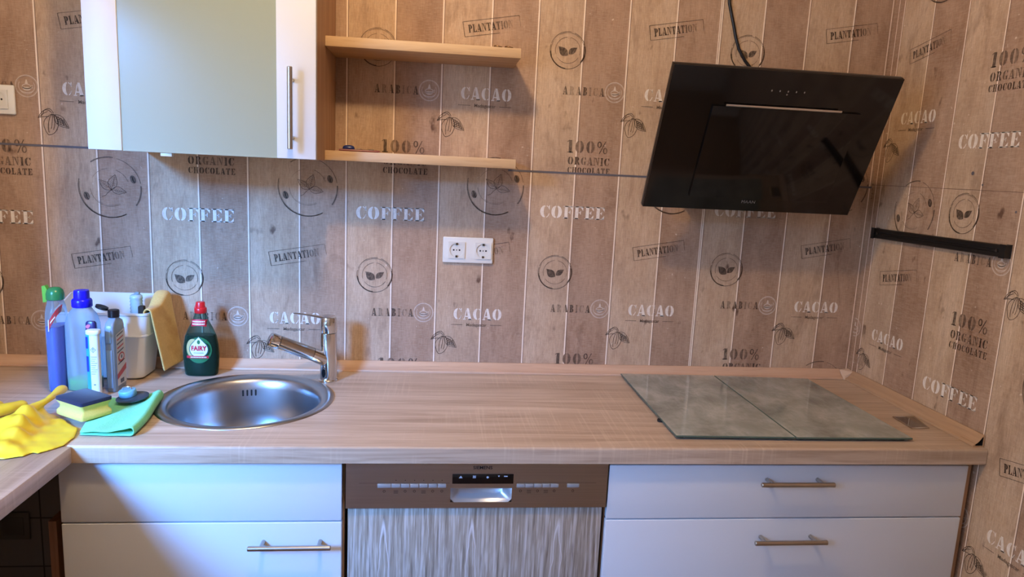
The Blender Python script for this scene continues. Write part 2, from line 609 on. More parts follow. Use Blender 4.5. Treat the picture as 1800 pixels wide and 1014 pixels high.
def print_tile(w, u, z):
    """all the printed motifs of one repeat of the paper"""
    rn = random.Random(int(u * 100) * 31 + int(z * 100))
    w.mark(stencil('COFFEE', .196, .037), (u - .4845, z + 1.345), 0, 2, .82)
    w.mark(stencil('CACAO', .145, .035), (u - .2187, z + 1.0525), 0, 2, .8)
    c = (u - .2215, z + 1.019)
    w.line([(-.077, 0), (-.042, 0)], .0016, c, ink=.75)
    w.line([(.042, 0), (.077, 0)], .0016, c, ink=.75)
    w.mark(MADA, c, 0, 1, .7)
    # framed stamp
    c, a = (u - .2097, z + 1.240), math.radians(10)
    W2, H2 = .0805, .0205
    w.line([(-W2, H2), (-W2, -H2)], .0016, c, a, ink=.85)
    w.line([(-W2 + (2 * W2) * k / 8, H2) for k in range(9)], .0013, c, a, ink=lambda x: .8)
    w.line([(-W2 + (2 * W2) * k / 8, -H2) for k in range(6)], .0013, c, a, ink=lambda x: .8)
    w.line([(W2, H2), (W2, -H2 * .5)], .0013, c, a, ink=.6)
    w.mark([[(p[0] - .004, p[1]) for p in q] for q in stencil('PLANTATION', .128, .0215, .1)], c, a, 1, lambda x: max(.12, min(.95, 1.0 - max(0, x - .005) * 12)))
    # leaf stamp
    c = (u - .5270, z + 1.163)
    for r, q, wd in ((.0515, [(10, 70), (80, 160), (165, 350), (352, 368)], .0016), (.0485, [(30, 120), (150, 200), (320, 390)], .001), (.036, [(-20, 80), (95, 200), (215, 330)], .0012)):
        for a0, a1 in q:
            w.line(arc(r, a0, a1), wd, c, ink=.75)
    w.line(arc(.0507, 185, 265), .0032, c, ink=.85)
    w.line(arc(.0507, -40, 15), .003, c, ink=.8)
    w.mark([rotp(leaf_pts(.037, .0115), 140, (.001, -.014)), rotp(leaf_pts(.031, .0085), 38, (.003, -.010))], c, 0, 1, .9)
    # large bean seal
    c = (u - .1812, z + 1.4365)
    w.line(arc(.083, 165, 300, 30), .0018, c, ink=.8)
    w.line(arc(.0805, 170, 262, 24), .0012, c, ink=.6)
    w.line(arc(.083, 215, 300, 20), .003, c, ink=.55)
    w.line(arc(.083, -35, 5, 12), .0038, c, ink=.75)
    w.line(arc(.083, 10, 75, 20), .0016, c, ink=.7)
    w.line(arc(.0835, 82, 125, 16), .0034, c, ink=.7)
    w.line(arc(.052, 20, 70, 14), .0018, c, ink=.5)
    w.line(arc(.052, 95, 150, 14), .0011, c, ink=.4)
    w.line(arc(.052, 185, 300, 24), .0014, c, ink=.5)
    w.line(arc(.049, 230, 300, 16), .001, c, ink=.35)
    for a in (22, 202):
        o = (.067 * math.cos(math.radians(a)), .067 * math.sin(math.radians(a)))
        e = rotp(arc(.0115, 0, 360, 18, .0075)[:-1], 110, o)
        w.mark([e[0:10], e[9:] + [e[0]]], c, 0, 1, .85)
        w.line(rotp([(-.009, -.001), (-.003, .0015), (.003, -.0015), (.009, .001)], 110, o), .0016, c, 0, 2, .35)
    for d, L, wd in ((75, .044, .0125), (140, .042, .010), (-8, .040, .0105)):
        p = rotp(leaf_pts(L, wd), d, (.004, -.006))
        w.line(p + p[:1], .0014, c, ink=.7)
        w.line(rotp([(0, 0), (L * .9, 0)], d, (.004, -.006)), .0011, c, ink=.6)
        for k in range(2, 7):
            t = L * k / 8
            w.line(rotp([(t, 0), (t + .005, wd * .6)], d, (.004, -.006)), .0009, c, ink=.5)
            w.line(rotp([(t, 0), (t + .005, -wd * .5)], d, (.004, -.006)), .0009, c, ink=.5)
    w.line([(.004, -.006), (-.006, -.014), (-.012, -.022), (-.022, -.026)], .0018, c, ink=.6)
    # arabica and its white cup seal
    w.mark(stencil('ARABICA', .122, .023, .34), (u - .4735, z + 1.052), 0, 1, lambda x: .85 if (x < -.045 or -.014 < x < .012 or x > .048) else .38)
    c = (u - .3815, z + 1.0535)
    w.line(arc(.0285, 0, 360, 30), .0018, c, 0, 2, .5)
    w.line(arc(.0262, 0, 360, 30), .0008, c, 0, 2, .35)
    w.line(arc(.0205, 150, 390, 24), .0014, c, 0, 2, .45)
    w.line(arc(.011, 0, 360, 16, .006, (.0, -.001)), .002, c, 0, 2, .5)
    w.mark([arc(.012, 180, 360, 10, .010, (0, -.002))], c, 0, 2, .45)
    w.line(arc(.017, 195, 345, 12, .008, (0, -.009)), .002, c, 0, 2, .5)
    w.mark([[(-.004, .006), (.004, .006), (.001, .017), (-.001, .017)]], c, 0, 2, .55)
    w.line([(.011, .001), (.016, .003), (.015, -.004), (.010, -.005)], .0015, c, 0, 2, .45)
    # cocoa pods
    c = (u - .3215, z + .9635)
    def bez(p0, p1, p2, n=10):
        return [((1 - t) ** 2 * p0[0] + 2 * t * (1 - t) * p1[0] + t * t * p2[0], (1 - t) ** 2 * p0[1] + 2 * t * (1 - t) * p1[1] + t * t * p2[1])
                for t in [k / n for k in range(n + 1)]]
    S1 = [((0, .020), (-.030, .004), (-.020, -.020)), ((-.020, -.020), (-.016, -.034), (-.010, -.036)), ((0, .020), (-.014, .0), (-.010, -.030)),
          ((.001, .020), (.0, -.004), (-.004, -.020)), ((.002, .020), (.010, 0), (.002, -.022)), ((.003, .020), (.024, .004), (.010, -.022)),
          ((.010, -.022), (.002, -.036), (-.012, -.036)), ((.001, .022), (-.018, .044), (-.036, .008)), ((-.036, .008), (-.018, .014), (-.006, .012)),
          ((-.020, .028), (-.004, .042), (.004, .022)), ((-.034, .010), (-.022, .022), (-.010, .026)), ((-.030, .010), (-.022, .02), (-.02, .028)),
          ((.006, .018), (.030, .024), (.042, -.016)), ((.042, -.016), (.018, -.014), (.010, -.004)), ((.010, -.004), (.006, .004), (.006, .018))]
    for q in S1:
        w.line(bez(*q), .0016, c, ink=.85)
    for k in range(4):
        w.line(bez((.008 + .007 * k, .017 - .003 * k), (.016 + .006 * k, .006 - .004 * k), (.013 + .008 * k, -.006 - .002 * k)), .002, c, ink=.85)
        w.line(bez((.009 + .001 * k, .014 - .006 * k), (.02 + .002 * k, .010 - .006 * k), (.030 + .003 * k, .002 - .005 * k)), .002, c, ink=.85)
    # 100% organic chocolate
    w.mark(stencil('100%', .121, .036, .2), (u - .4515, z + .8935), 0, 1, lambda x: .55 + .3 * math.sin(x * 70 + 2) ** 2)
    w.mark(stencil('ORGANIC', .125, .0225, .16), (u - .4460, z + .8525), 0, 1, lambda x: .88 if (x < -.03 or x > .035) else .62)
    w.mark(stencil('CHOCOLATE', .127, .0175, .16), (u - .4445, z + .8250), 0, 1, .88)

back_lines = [(-1.157, 0), (-1.02, 1), (-.8897, 0), (-.7491, 1), (-.6154, 0), (-.4821, 1), (-.3471, .1), (-.2052, .8), (-.0738, 0), (.0582, .95), (.191, .1), (.328, .9),
              (.4604, 0), (.5916, 1), (.7247, .05), (.8646, .9), (.9986, 0), (1.128, 1), (1.2637, .1), (1.405, .95)]
wb = Paper(lambda u, off, z: (u, -off, z), -1.16, 1.53, back_lines)
edges = [-1.16] + [l for l, _ in back_lines if l > -1.155] + [1.53]
for a, b in zip(edges, edges[1:]):
    wb.add([(a, 0), (b, 0), (b, 2.6), (a, 2.6)], 0, 0)
for k, (l, _) in enumerate(back_lines[1:]):
    wv = .0042
    for i in range(8):
        z0, z1 = .86 + i * .22, .86 + (i + 1) * .22
        d0, d1 = (mnoise.noise((l * 9, i, 0)) * .0008, mnoise.noise((l * 9, i + 1, 0)) * .0008)
        wb.add([(l - wv / 2 + d0, z0), (l + wv / 2 + d0, z0), (l + wv / 2 + d1, z1), (l - wv / 2 + d1, z1)], .0005, 3)
        wb.add([(l + wv / 2 + d0, z0), (l + wv / 2 + .0016 + d0, z0), (l + wv / 2 + .0016 + d1, z1), (l + wv / 2 + d1, z1)], .0005, 4)
        if k in (15,):
            wb.add([(l - wv * 1.6 + d0, z0), (l - wv * .9 + d0, z0), (l - wv * .9 + d1, z1), (l - wv * 1.6 + d1, z1)], .0005, 3)
wb.add([(1.521, .9), (1.524, .9), (1.524, 2.6), (1.521, 2.6)], .0005, 3)
for k in range(-1, 4):
    for j in (-1, 0, 1):
        print_tile(wb, .5378 * k, .0252 * k + .645 * j)
for a, b, z in ((-1.16, -.62, 1.5175), (.392, 1.529, 1.5110)):
    wb.add([(a, z - .0028), (b, z - .0028), (b, z + .0028), (a, z + .0028)], .0014, 5)
wb.add([(-1.16, .0), (-.62, .0), (-.62, .855), (-1.16, .855)], .004, 6)
wb.add([(-1.16, .855), (-.62, .855), (-.62, .855), (-1.16, .8551)], .004, 6)
wb.build('wall_back', [M_wall, M_ink, M_white, M_gap, M_gapd, M_seam, M_tile])

side_lines = [(.0, 1), (.047, 0), (.1795, 1), (.3138, .05), (.4464, 1), (.5780, 0), (.7124, .9), (.845, 0), (.978, 1), (1.111, 0), (1.244, 1), (1.377, 0), (1.51, 1), (1.643, 0), (1.776, 1), (1.91, 0),
              (2.043, 1), (2.176, 0), (2.31, 1), (2.443, 0), (2.576, 1), (2.709, 0), (2.842, 1)]
wr = Paper(lambda u, off, z: (1.53 - off, -u, z), 0, 3.3, side_lines)
edges = [0] + [l for l, _ in side_lines[1:]] + [3.3]
for a, b in zip(edges, edges[1:]):
    wr.add([(a, 0), (b, 0), (b, 2.6), (a, 2.6)], 0, 0)
for k, (l, _) in enumerate(side_lines[1:]):
    wv = .0036
    wr.add([(l - wv / 2, 0), (l + wv / 2, 0), (l + wv / 2, 2.6), (l - wv / 2, 2.6)], .0005, 3)
    wr.add([(l + wv / 2, 0), (l + wv / 2 + .0014, 0), (l + wv / 2 + .0014, 2.6), (l + wv / 2, 2.6)], .0005, 4)
wr.add([(.02, .9), (.0225, .9), (.0225, 2.6), (.02, 2.6)], .0005, 3)
for k, dz in ((0, .015), (1, .293), (2, .31)):
    for j in (-2, -1, 0, 1):
        print_tile(wr, .5378 * k + .313 + .6154 - .5378, dz + .645 * j)
wr.add([(.0, 1.5185), (1.2, 1.5120), (1.2, 1.5132), (.0, 1.5197)], .0005, 4)
for c, r in (((.412, 1.558), .005), ((.45, 1.53), .003), ((.565, 1.47), .003)):
    wr.add(arc(r, 0, 360, 14, None, c)[:-1], .0012, 5)
wr.build('wall_right', [M_wall, M_ink, M_white, M_gap, M_gapd, M_seam])

def slab(name, a, b, m):
    return struct(MB().box(a, b).build(name, m, smooth=0))
slab('floor', (-1.3, -3.4, -.08), (1.66, .1, 0), M_floor)
slab('ceiling', (-1.3, -3.4, 2.6), (1.66, .1, 2.68), M_plaster)
slab('wall_front', (-1.3, -3.4, 0), (1.66, -3.3, 2.6), M_plaster)
# left wall with a window opening
WY0, WY1, WZ0, WZ1 = -2.80, -1.20, 1.05, 2.16
b = MB()
b.box((-1.28, -3.3, 0), (-1.16, 0, WZ0)).box((-1.28, -3.3, WZ1), (-1.16, 0, 2.6))
b.box((-1.28, -3.3, WZ0), (-1.16, WY0, WZ1)).box((-1.28, WY1, WZ0), (-1.16, 0, WZ1))
struct(b.build('wall_left', M_plaster, smooth=0))
b = MB()
for y0, y1, z0, z1 in ((WY0, WY1, WZ0, WZ0 + .06), (WY0, WY1, WZ1 - .06, WZ1), (WY0, WY0 + .06, WZ0, WZ1), (WY1 - .06, WY1, WZ0, WZ1)):
    b.box((-1.27, y0, z0), (-1.22, y1, z1), .004)
struct(b.build('window_1', M_whiteplastic))

# ------------------------------------------------------------------ worktop
SC, SR = (-.283, -.290), .218
def worktop():
    b = MB()
    zt, zb = .900, .862
    x0, x1, yb, yf = -1.16, 1.528, -.001, -.600
    rr = .006
    N = 64
    hx0, hx1, hy0, hy1 = SC[0] - .235, SC[0] + .235, SC[1] - .235, SC[1] + .235
    for z in (zt, zb):
        yF = yf + rr if z == zt else yf
        for k in range(N):
            q = []
            for a in (2 * PI * k / N + PI / 4, 2 * PI * (k + 1) / N + PI / 4):
                c, s = math.cos(a), math.sin(a)
                m = max(abs(c), abs(s))
                q.append(((SC[0] + .2 * c, SC[1] + .2 * s, z), (SC[0] + .235 * c / m, SC[1] + .235 * s / m, z)))
            b.face([q[0][0], q[1][0], q[1][1], q[0][1]])
        for a0, a1, c0, c1 in ((x0, hx0, yF, yb), (hx1, x1, yF, yb), (hx0, hx1, hy1, yb), (hx0, hx1, yF, hy0)):
            b.face([(a0, c0, z), (a1, c0, z), (a1, c1, z), (a0, c1, z)])
    prof = [(yf + rr - rr * math.sin(a), zt - rr + rr * math.cos(a)) for a in [k * PI / 10 for k in range(6)]] + [(yf, zb)]
    for p, q in zip(prof, prof[1:]):
        b.face([(x0, p[0], p[1]), (x1, p[0], p[1]), (x1, q[0], q[1]), (x0, q[0], q[1])])
    for x in (x0, x1):
        b.face([(x, p[0], p[1]) for p in prof] + [(x, yb, zb), (x, yb, zt)])
    bmesh.ops.remove_doubles(b.bm, verts=b.bm.verts, dist=1e-5)
    o = b.build('worktop', M_top, base=(.3, -.3, .862))
    tag(o, 'long light oak worktop with round sink set in, running along the back wall', 'worktop')
    b = MB().box((-1.158, -2.3, .862), (-.556, -.6005, .900), .004)
    o = b.build('worktop', M_topy, base=(-.85, -1.4, .862))
    tag(o, 'light oak return worktop coming forward at the left under the yellow gloves', 'worktop')
worktop()
# support of the return worktop out of the picture
# upstand strips
def strip_prof(n=5):
    # (distance from wall, height)
    pts = [(0.0005, .0005), (.031, .0005), (.031, .004)]
    for k in range(n + 1):
        t = k / n
        pts.append((.030 - .024 * t, .006 + .020 * (t ** 1.6)))
    pts += [(.004, .0275), (.0005, .0275)]
    return pts
b = MB()
b.rings([[(x, -d, .9 + h) for d, h in strip_prof()] for x in (-1.158, 1.4965)])
struct(b.build('trim_1', M_strip, smooth=30))
b = MB()
P = [(d * .9, h * 1.1) for d, h in strip_prof()]
ys = [-.036, -.2, -.4, -.585]
b.rings([[(1.529 - d, y, .9 + h) for d, h in P] for y in ys], cap1=False)
Pi = [(.0045 + d * .68, .0035 + h * .72) for d, h in P]
b.mi = 0
R0 = [(1.529 - d, ys[-1], .9 + h) for d, h in P]
R1 = [(1.529 - d, ys[-1], .9 + h) for d, h in Pi]
R2 = [(1.529 - d, ys[-1] + .05, .9 + h) for d, h in Pi]
b.rings([R0, R1], cap0=False, cap1=False)
b.mi = 1
b.rings([R1, R2], cap0=False)
struct(b.build('trim_2', [M_stripy, M_dark], smooth=30))
b = MB()
b.rings([[(1.497, -.0005, .9005), (1.5285, -.0005, .9005), (1.5285, -.035, .9005), (1.500, -.036, .9005)],
         [(1.498, -.001, .925), (1.5285, -.001, .929), (1.5285, -.035, .926), (1.503, -.030, .912)]])
struct(b.build('trim_3', plain('corner_cap', 'cdb39b', .45), smooth=0))

# ------------------------------------------------------------------ base units
def handle_bar(parent, c, L, axis, out=.030, name='handle', mat=None, r=.0058):
    b = MB()
    c = Vector(c)
    a = Vector((1, 0, 0)) if axis == 'x' else Vector((0, 0, 1))
    o = Vector((0, -out, 0))
    p0, p1 = c + o - a * L / 2, c + o + a * L / 2
    d = a * .0012
    b.tube([p0, p0 + d, p1 - d, p1], [r * .8, r, r, r * .8], 14)
    for s in (-1, 1):
        q = c + a * (s * (L / 2 - .027))
        b.tube([q + Vector((0, .0, 0)), q + o], .0046, 12)
    return b.build(name, mat or M_satin, parent)

def front(parent, name, x0, x1, z0, z1, y=-.580, th=.018, mat=None):
    return MB().box((x0, y, z0), (x1, y + th, z1), .0022, 3).build(name, mat or M_whitef, parent)

def carcass(parent, x0, x1, z0=.1, z1=.861, y0=-.561, y1=-.02, mat=None, back=True):
    b = MB()
    b.box((x0, y0, z0), (x0 + .018, y1, z1)).box((x1 - .018, y0, z0), (x1, y1, z1))
    b.box((x0 + .018, y0, z0), (x1 - .018, y1, z0 + .018))
    if back:
        b.box((x0 + .018, y1 - .006, z0 + .018), (x1 - .018, y1, z1))
    b.box((x0 + .018, y0, z1 - .018), (x1 - .018, y0 + .08, z1))
    b.box((x0, -.50, 0), (x1, -.484, z0 - .001))
    return b.build('carcass', mat or M_oakz, parent)

t = thing('sink_cabinet', 'white sink base unit with blank top front and one door at the left', 'cabinet', (-.3, -.3, 0))
carcass(t, -.598, -.0005, back=False)
front(t, 'drawer_front', -.5975, -.004, .7165, .8545)
d = front(t, 'door', -.5975, -.004, .115, .7135)
handle_bar(d, (-.113, -.580, .668), .178, 'x')

t = thing('drawer_cabinet', 'wide white drawer unit with bar handles at the right under the glass plates', 'cabinet', (1.05, -.3, 0))
carcass(t, .6005, 1.5005)
for z0, z1, hz in ((.7165, .8500, .8150), (.416, .7135, .668), (.115, .413, .368)):
    d = front(t, 'drawer', .6025, 1.5025, z0, z1)
    handle_bar(d, (1.0505, -.580, hz), .181, 'x')
MB().box((1.5045, -.566, 0), (1.5225, -.02, .8615), .001).build('end_panel', M_oakz, t)

o = MB().box((-.662, -.51, 0), (-.6445, -.30, .683), .001).build('wooden_board', M_oakdark, base=(-.653, -.4, 0))
tag(o, 'narrow brown wooden board standing left of the sink unit below the worktop', 'board')
t = thing('wall_plate', 'dark square cover plate on the dark tiles under the left worktop', 'wall plate', (-1.03, -.005, .405))
MB().box((-1.075, -.0125, .361), (-.986, -.0045, .448), .003).build('plate', plain('dark_plate', '5e5855', .4), t)
MB().box((-1.06, -.0145, .376), (-1.001, -.0127, .433), .002).build('insert', plain('dark_insert', '544f4c', .4), t)

# ------------------------------------------------------------------ dishwasher
t = thing('dishwasher', 'built-in dishwasher with steel control panel above a grey limed wood front', 'dishwasher', (.3, -.3, 0))
MB().box((.012, -.545, .09), (.588, -.03, .845)).build('body', M_dark, t)
b = MB()
x0, x1, z0, z1, yf = .0045, .5985, .7485, .8555, -.584
hx0, hx1, hz0, hz1 = .2375, .3770, .7625, .7965
# face with an opening for the grip
for a0, a1, c0, c1 in ((x0, hx0, z0, z1), (hx1, x1, z0, z1), (hx0, hx1, hz1, z1), (hx0, hx1, z0, hz0)):
    b.face([(a0, yf, c0), (a1, yf, c0), (a1, yf, c1), (a0, yf, c1)])
b.face([(x0, yf, z0), (x0, yf + .03, z0), (x0, yf + .03, z1), (x0, yf, z1)])
b.face([(x1, yf, z0), (x1, yf + .03, z0), (x1, yf + .03, z1), (x1, yf, z1)])
b.face([(x0, yf, z0), (x1, yf, z0), (x1, yf + .03, z0), (x0, yf + .03, z0)])
b.face([(x0, yf, z1), (x1, yf, z1), (x1, yf + .03, z1), (x0, yf + .03, z1)])
b.face([(x0, yf + .03, z0), (x1, yf + .03, z0), (x1, yf + .03, z1), (x0, yf + .03, z1)])
bmesh.ops.remove_doubles(b.bm, verts=b.bm.verts, dist=1e-6)
cp = b.build('control_panel', M_panel, t, smooth=0)
b = MB()
fr = [(hx0, hz1), (hx0, hz0 + .008), (hx0 + .008, hz0), (hx1 - .008, hz0), (hx1, hz0 + .008), (hx1, hz1)]
inn = [(hx0 + .016, hz1 - .002), (hx0 + .018, hz0 + .014), (hx0 + .024, hz0 + .009), (hx1 - .024, hz0 + .009), (hx1 - .018, hz0 + .014), (hx1 - .016, hz1 - .002)]
b.rings([[(x, yf - .0005, z) for x, z in fr], [(x, yf + .024, z) for x, z in inn]], cap0=False)
b.build('grip', plain('grip_silver', 'b4bcc4', .3, .6), cp, smooth=60)
b = MB().box((.2405, yf - .0022, .8075), (.3795, yf + .001, .8305), .001)
disp = b.build('display', plain('display_black', '08080a', .12), cp)
M_icon = plain('icon_grey', 'a9b4c4', .5)
for cx, kind in ((.2595, 0), (.290, 1), (.320, 2), (.3455, 3), (.3615, 4)):
    b = MB()
    z = .8245
    y = yf - .0025
    if kind == 0:
        b.face([(cx - .0045, y, z - .003), (cx + .004, y, z - .003), (cx, y, z + .003)])
    elif kind == 1:
        for i in (-1, 0, 1):
            b.face([(cx - .0035, y, z + i * .0022 - .0006), (cx + .0035, y, z + i * .0022 - .0006), (cx + .0035, y, z + i * .0022 + .0008), (cx - .0035, y, z + i * .0022 + .0008)])
    elif kind == 2:
        b.face([(cx + .0028 * math.cos(q * PI / 4), y, z - .001 + .0028 * math.sin(q * PI / 4)) for q in range(8)])
    elif kind == 3:
        b.face([(cx - .001, y, z), (cx + .001, y, z), (cx + .002, y, z + .0035), (cx - .002, y, z + .0035)])
    else:
        b.face([(cx - .004, y, z), (cx + .004, y, z), (cx + .004, y, z + .0028), (cx - .004, y, z + .0028)])
    b.build('display_icon', M_icon, disp, smooth=0)
M_btn = plain('button_silver', '9fa0a2', .35, .3)
def bx(px):
    return .0045 + (px - 107) / 1574 * .594
spans = [(292, 371), (374, 426), (429, 480), (484, 534), (538, 588), (592, 643), (647, 697), (1122, 1171), (1174, 1223), (1227, 1275), (1279, 1325), (1329, 1378), (1432, 1506)]
for a, c in spans:
    MB().box((bx(a), yf - .0028, .7985), (bx(c), yf + .001, .8070), .0008).build('button', M_btn, cp)
b = MB()
def dtext(s, cx, z, size, bold=0.0, sx=1.0):
    for f in text_faces(s, size, bold):
        b.face([(cx + x * sx, yf - .0006, z + y) for x, y in f])
dtext('SIEMENS', .3085, .8455, .0105, .00022, 1.12)
for a, c in ((.033, .235), (.385, .572)):
    b.face([(a, yf - .0004, .8085), (c, yf - .0004, .8085), (c, yf - .0004, .8090), (a, yf - .0004, .8090)])
rn = random.Random(3)
for k, (a, c) in enumerate(spans):
    cx = (bx(a) + bx(c)) / 2
    if k in (1, 4, 8, 10):
        for i in range(3):
            b.face([(cx - .005, yf - .0005, .7905 - i * .003), (cx + .005, yf - .0005, .7905 - i * .003), (cx + .005, yf - .0005, .7913 - i * .003), (cx - .005, yf - .0005, .7913 - i * .003)])
    else:
        q = [(cx + .003 * math.cos(i * PI / 6), .7895 + .003 * math.sin(i * PI / 6)) for i in range(13)]
        for p, s in zip(q, q[1:]):
            b.face([(p[0], yf - .0005, p[1]), (s[0], yf - .0005, s[1]), (cx + (s[0] - cx) * .7, yf - .0005, .7895 + (s[1] - .7895) * .7), (cx + (p[0] - cx) * .7, yf - .0005, .7895 + (p[1] - .7895) * .7)])
    if 1 <= k <= 6:
        b.face([(cx - .0009, yf - .0005, .8145), (cx + .0009, yf - .0005, .8145), (cx + .0009, yf - .0005, .8163), (cx - .0009, yf - .0005, .8163)])
b.build('panel_print', plain('panel_print', '0f0d0c', .6), cp, smooth=0)
MB().box((.0085, -.5765, .115), (.5925, -.558, .7465), .0015).build('door_front', M_decor, t)

# ------------------------------------------------------------------ sink and tap
t = thing('round_sink', 'round stainless steel sink set into the worktop below the tap', 'sink', (SC[0], SC[1], .9))
b = MB()
prof = [(SR, .9003), (SR - .001, .9025), (SR - .006, .9042), (SR - .016, .9036), (SR - .030, .8985), (SR - .0355, .8930), (SR - .0395, .8830), (.1755, .8700),
        (.171, .80), (.166, .768), (.155, .751), (.138, .742), (.08, .7385), (.043, .737), (.040, .731)]
b.lathe(prof, (SC[0], SC[1], 0), 96, False, False)
b.lathe([(.0405, .7315), (.030, .727), (.006, .726), (.0, .7262)], (SC[0], SC[1], 0), 32, False, False)
outer = [(.0435, .724), (.14, .736), (.158, .746), (.1695, .766), (.1745, .80), (.179, .87), (.19, .899), (SR, .9003)]
b.lathe(outer, (SC[0], SC[1], 0), 96, False, False)
bowl = b.build('bowl', M_sink, t, smooth=50)
for k in range(4):
    a = math.radians(102.5) + .064 * (1.5 - k)
    b = MB()
    rr = .1742
    w = .0024
    pts = []
    for sgn_z, zz in ((1, .8700), (-1, .8440)):
        pass
    ca, sa = math.cos(a), math.sin(a)
    def SP(du, z, dr=0):
        r = rr + (z - .857) * .055 - .0006 - dr
        return (SC[0] + r * ca - du * sa, SC[1] + r * sa + du * ca, z)
    ring = [SP(w * math.cos(q * PI / 8), (.8675 if q <= 8 else .8545) + w * math.sin(q * PI / 8)) for q in range(16)]
    b.face(ring)
    b.build('overflow_slot', M_dark, bowl, smooth=0)
b = MB()
b.lathe([(.036, .7375), (.033, .7405), (.012, .7405), (.0, .7408)], (SC[0], SC[1], 0), 32, False, False)
b.build('drain_strainer', M_chrome, t)

TX, TY = -.104, -.117
t = thing('kitchen_tap', 'chrome kitchen tap with slanted pull-out spout behind the sink', 'tap', (TX, TY, .9))
b = MB()
b.lathe([(.0265, .9003), (.0265, .9035), (.0242, .906), (.0236, .92), (.0232, 1.0), (.0228, 1.0385), (.0218, 1.0392)], (TX, TY, 0), 40, True, True)
body = b.build('body', M_chrome, t)
b = MB()
pr = [(.0222, 1.0402), (.0228, 1.0412), (.0226, 1.077), (.0214, 1.0835), (.017, 1.0865), (.0, 1.087)]
b.lathe(pr, (TX, TY, 0), 40, True, False)
cap = b.build('lever_cap', M_chrome, t)
b = MB()
dv = Vector((-.132, -.083, 0)).normalized()
def up_(p, dz):
    return Vector(p) + Vector((0, 0, dz))
p0 = Vector((TX, TY, 1.083)) + dv * .010
R = []
for s, w, h, z in ((0, .009, .005, -.002), (.02, .010, .004, .004), (.05, .008, .0028, .012), (.082, .0065, .0022, .019), (.09, .0045, .0016, .020)):
    c = p0 + dv * s + Vector((0, 0, z))
    sd = Vector((-dv.y, dv.x, 0))
    R.append([c + sd * w * math.cos(q * PI / 6) + Vector((0, 0, h * math.sin(q * PI / 6))) for q in range(12)])
b.rings(R)
b.build('lever', M_chrome, cap, smooth=60)
b = MB()
s0 = Vector((TX, TY, .957))
s1 = Vector((-.1455, -.143, .9835))
s2 = Vector((-.224, -.1925, 1.029))
def spout(a, c, ra, rb, zs=1.0, n=6):
    R = []
    d = (c - a).normalized()
    sd = d.cross(Vector((0, 0, 1))).normalized()
    un = sd.cross(d)
    for k in range(n + 1):
        f = k / n
        r = ra + (rb - ra) * f
        R.append([a + (c - a) * f + sd * r * math.cos(q * PI / 10) + un * r * zs * math.sin(q * PI / 10) for q in range(20)])
    return R
b.rings(spout(s0, s1, .0205, .0185))
sp = b.build('spout', M_chrome, body)
b = MB()
b.rings(spout(s1 + (s2 - s1) * .012, s2, .0184, .0172))
hd = b.build('spray_head', M_satin, t)
b = MB()
d = (s2 - s1).normalized()
tip = s2 + d * .002
sd = d.cross(Vector((0, 0, 1))).normalized()
un = sd.cross(d)
R = []
for off, r in ((0.0, .0176), (.002, .0182), (.017, .0182), (.022, .0165), (.023, .012)):
    R.append([tip + d * off + sd * r * math.cos(q * PI / 10) + un * (r * math.sin(q * PI / 10) - (.003 if math.sin(q * PI / 10) < 0 else 0)) for q in range(20)])
b.rings(R)
b.build('spout_tip', M_chrome, hd)
b = MB()
R = []
for f, w in ((.25, .002), (.4, .0075), (.7, .0085), (.93, .006)):
    c = s1 + (s2 - s1) * f - un * .0165
    R.append([c + sd * w * math.cos(q * PI / 5) + un * .003 * math.sin(q * PI / 5) for q in range(10)])
b.rings(R)
b.build('spray_key', M_chrome, hd)
b = MB()
fd = Vector((-.40, -.92, 0)).normalized()
sd = Vector((fd.y, -fd.x, 0)) * -1
c = Vector((TX, TY, .927)) + fd * .0232
for m, k, dy in ((0, 1.0, .0), (1, .66, .0016)):
    b.mi = m
    ring0 = [c + fd * (dy - .004) + sd * .0085 * k * math.cos(q * PI / 12) + Vector((0, 0, .020 * k * math.sin(q * PI / 12))) for q in range(24)]
    ring1 = [c + fd * (dy + .0012) + sd * .0075 * k * math.cos(q * PI / 12) + Vector((0, 0, .019 * k * math.sin(q * PI / 12))) for q in range(24)]
    b.rings([ring0, ring1])
b.build('sensor_window', [M_chrome, plain('sensor_black', '101418', .1)], body)

# ------------------------------------------------------------------ upper cabinet and shelves
t = thing('wall_cabinet', 'white wall cabinet with frosted glass door and long steel handle above the sink', 'cabinet', (-.362, -.165, 1.513))
CX0, CX1, CZ0, CZ1 = -.618, -.105, 1.5135, 2.23
b = MB()
b.box((CX1 - .016, -.311, CZ0), (CX1, -.001, CZ1))
b.build('side_panel', M_oakz, t, smooth=0)
b = MB()
b.box((CX0, -.311, CZ0), (CX0 + .016, -.001, CZ1)).box((CX0 + .016, -.311, CZ0), (CX1 - .016, -.001, CZ0 + .016)).box((CX0 + .016, -.311, CZ1 - .016), (CX1 - .016, -.001, CZ1))
b.box((CX0 + .016, -.008, CZ0 + .016), (CX1 - .016, -.001, CZ1 - .016))
b.build('carcass', M_carcass, t, smooth=0)
MB().box((CX0 + .018, -.306, 1.800), (CX1 - .018, -.012, 1.806)).build('inner_shelf', plain('shelf_glass', '4d6a5c', .2), t, smooth=0)
d = MB()
d.box((CX0, -.331, CZ0), (-.5435, -.3125, CZ1), .0018)
d.box((-.1935, -.331, CZ0), (CX1 + .002, -.3125, CZ1), .0018)
d.box((-.5435, -.331, CZ1 - .07), (-.1935, -.3125, CZ1), .0018)
dr = d.build('door', M_whitef, t)
gt = NT('frosted_glass')
gt.set(Base_Color=lin('cbd6c2'), Roughness=.22, IOR=1.3, Transmission_Weight=.5)
MB().box((-.5433, -.3275, CZ0), (-.1937, -.3225, CZ1 - .07)).build('glass_pane', gt.m, dr, smooth=0)
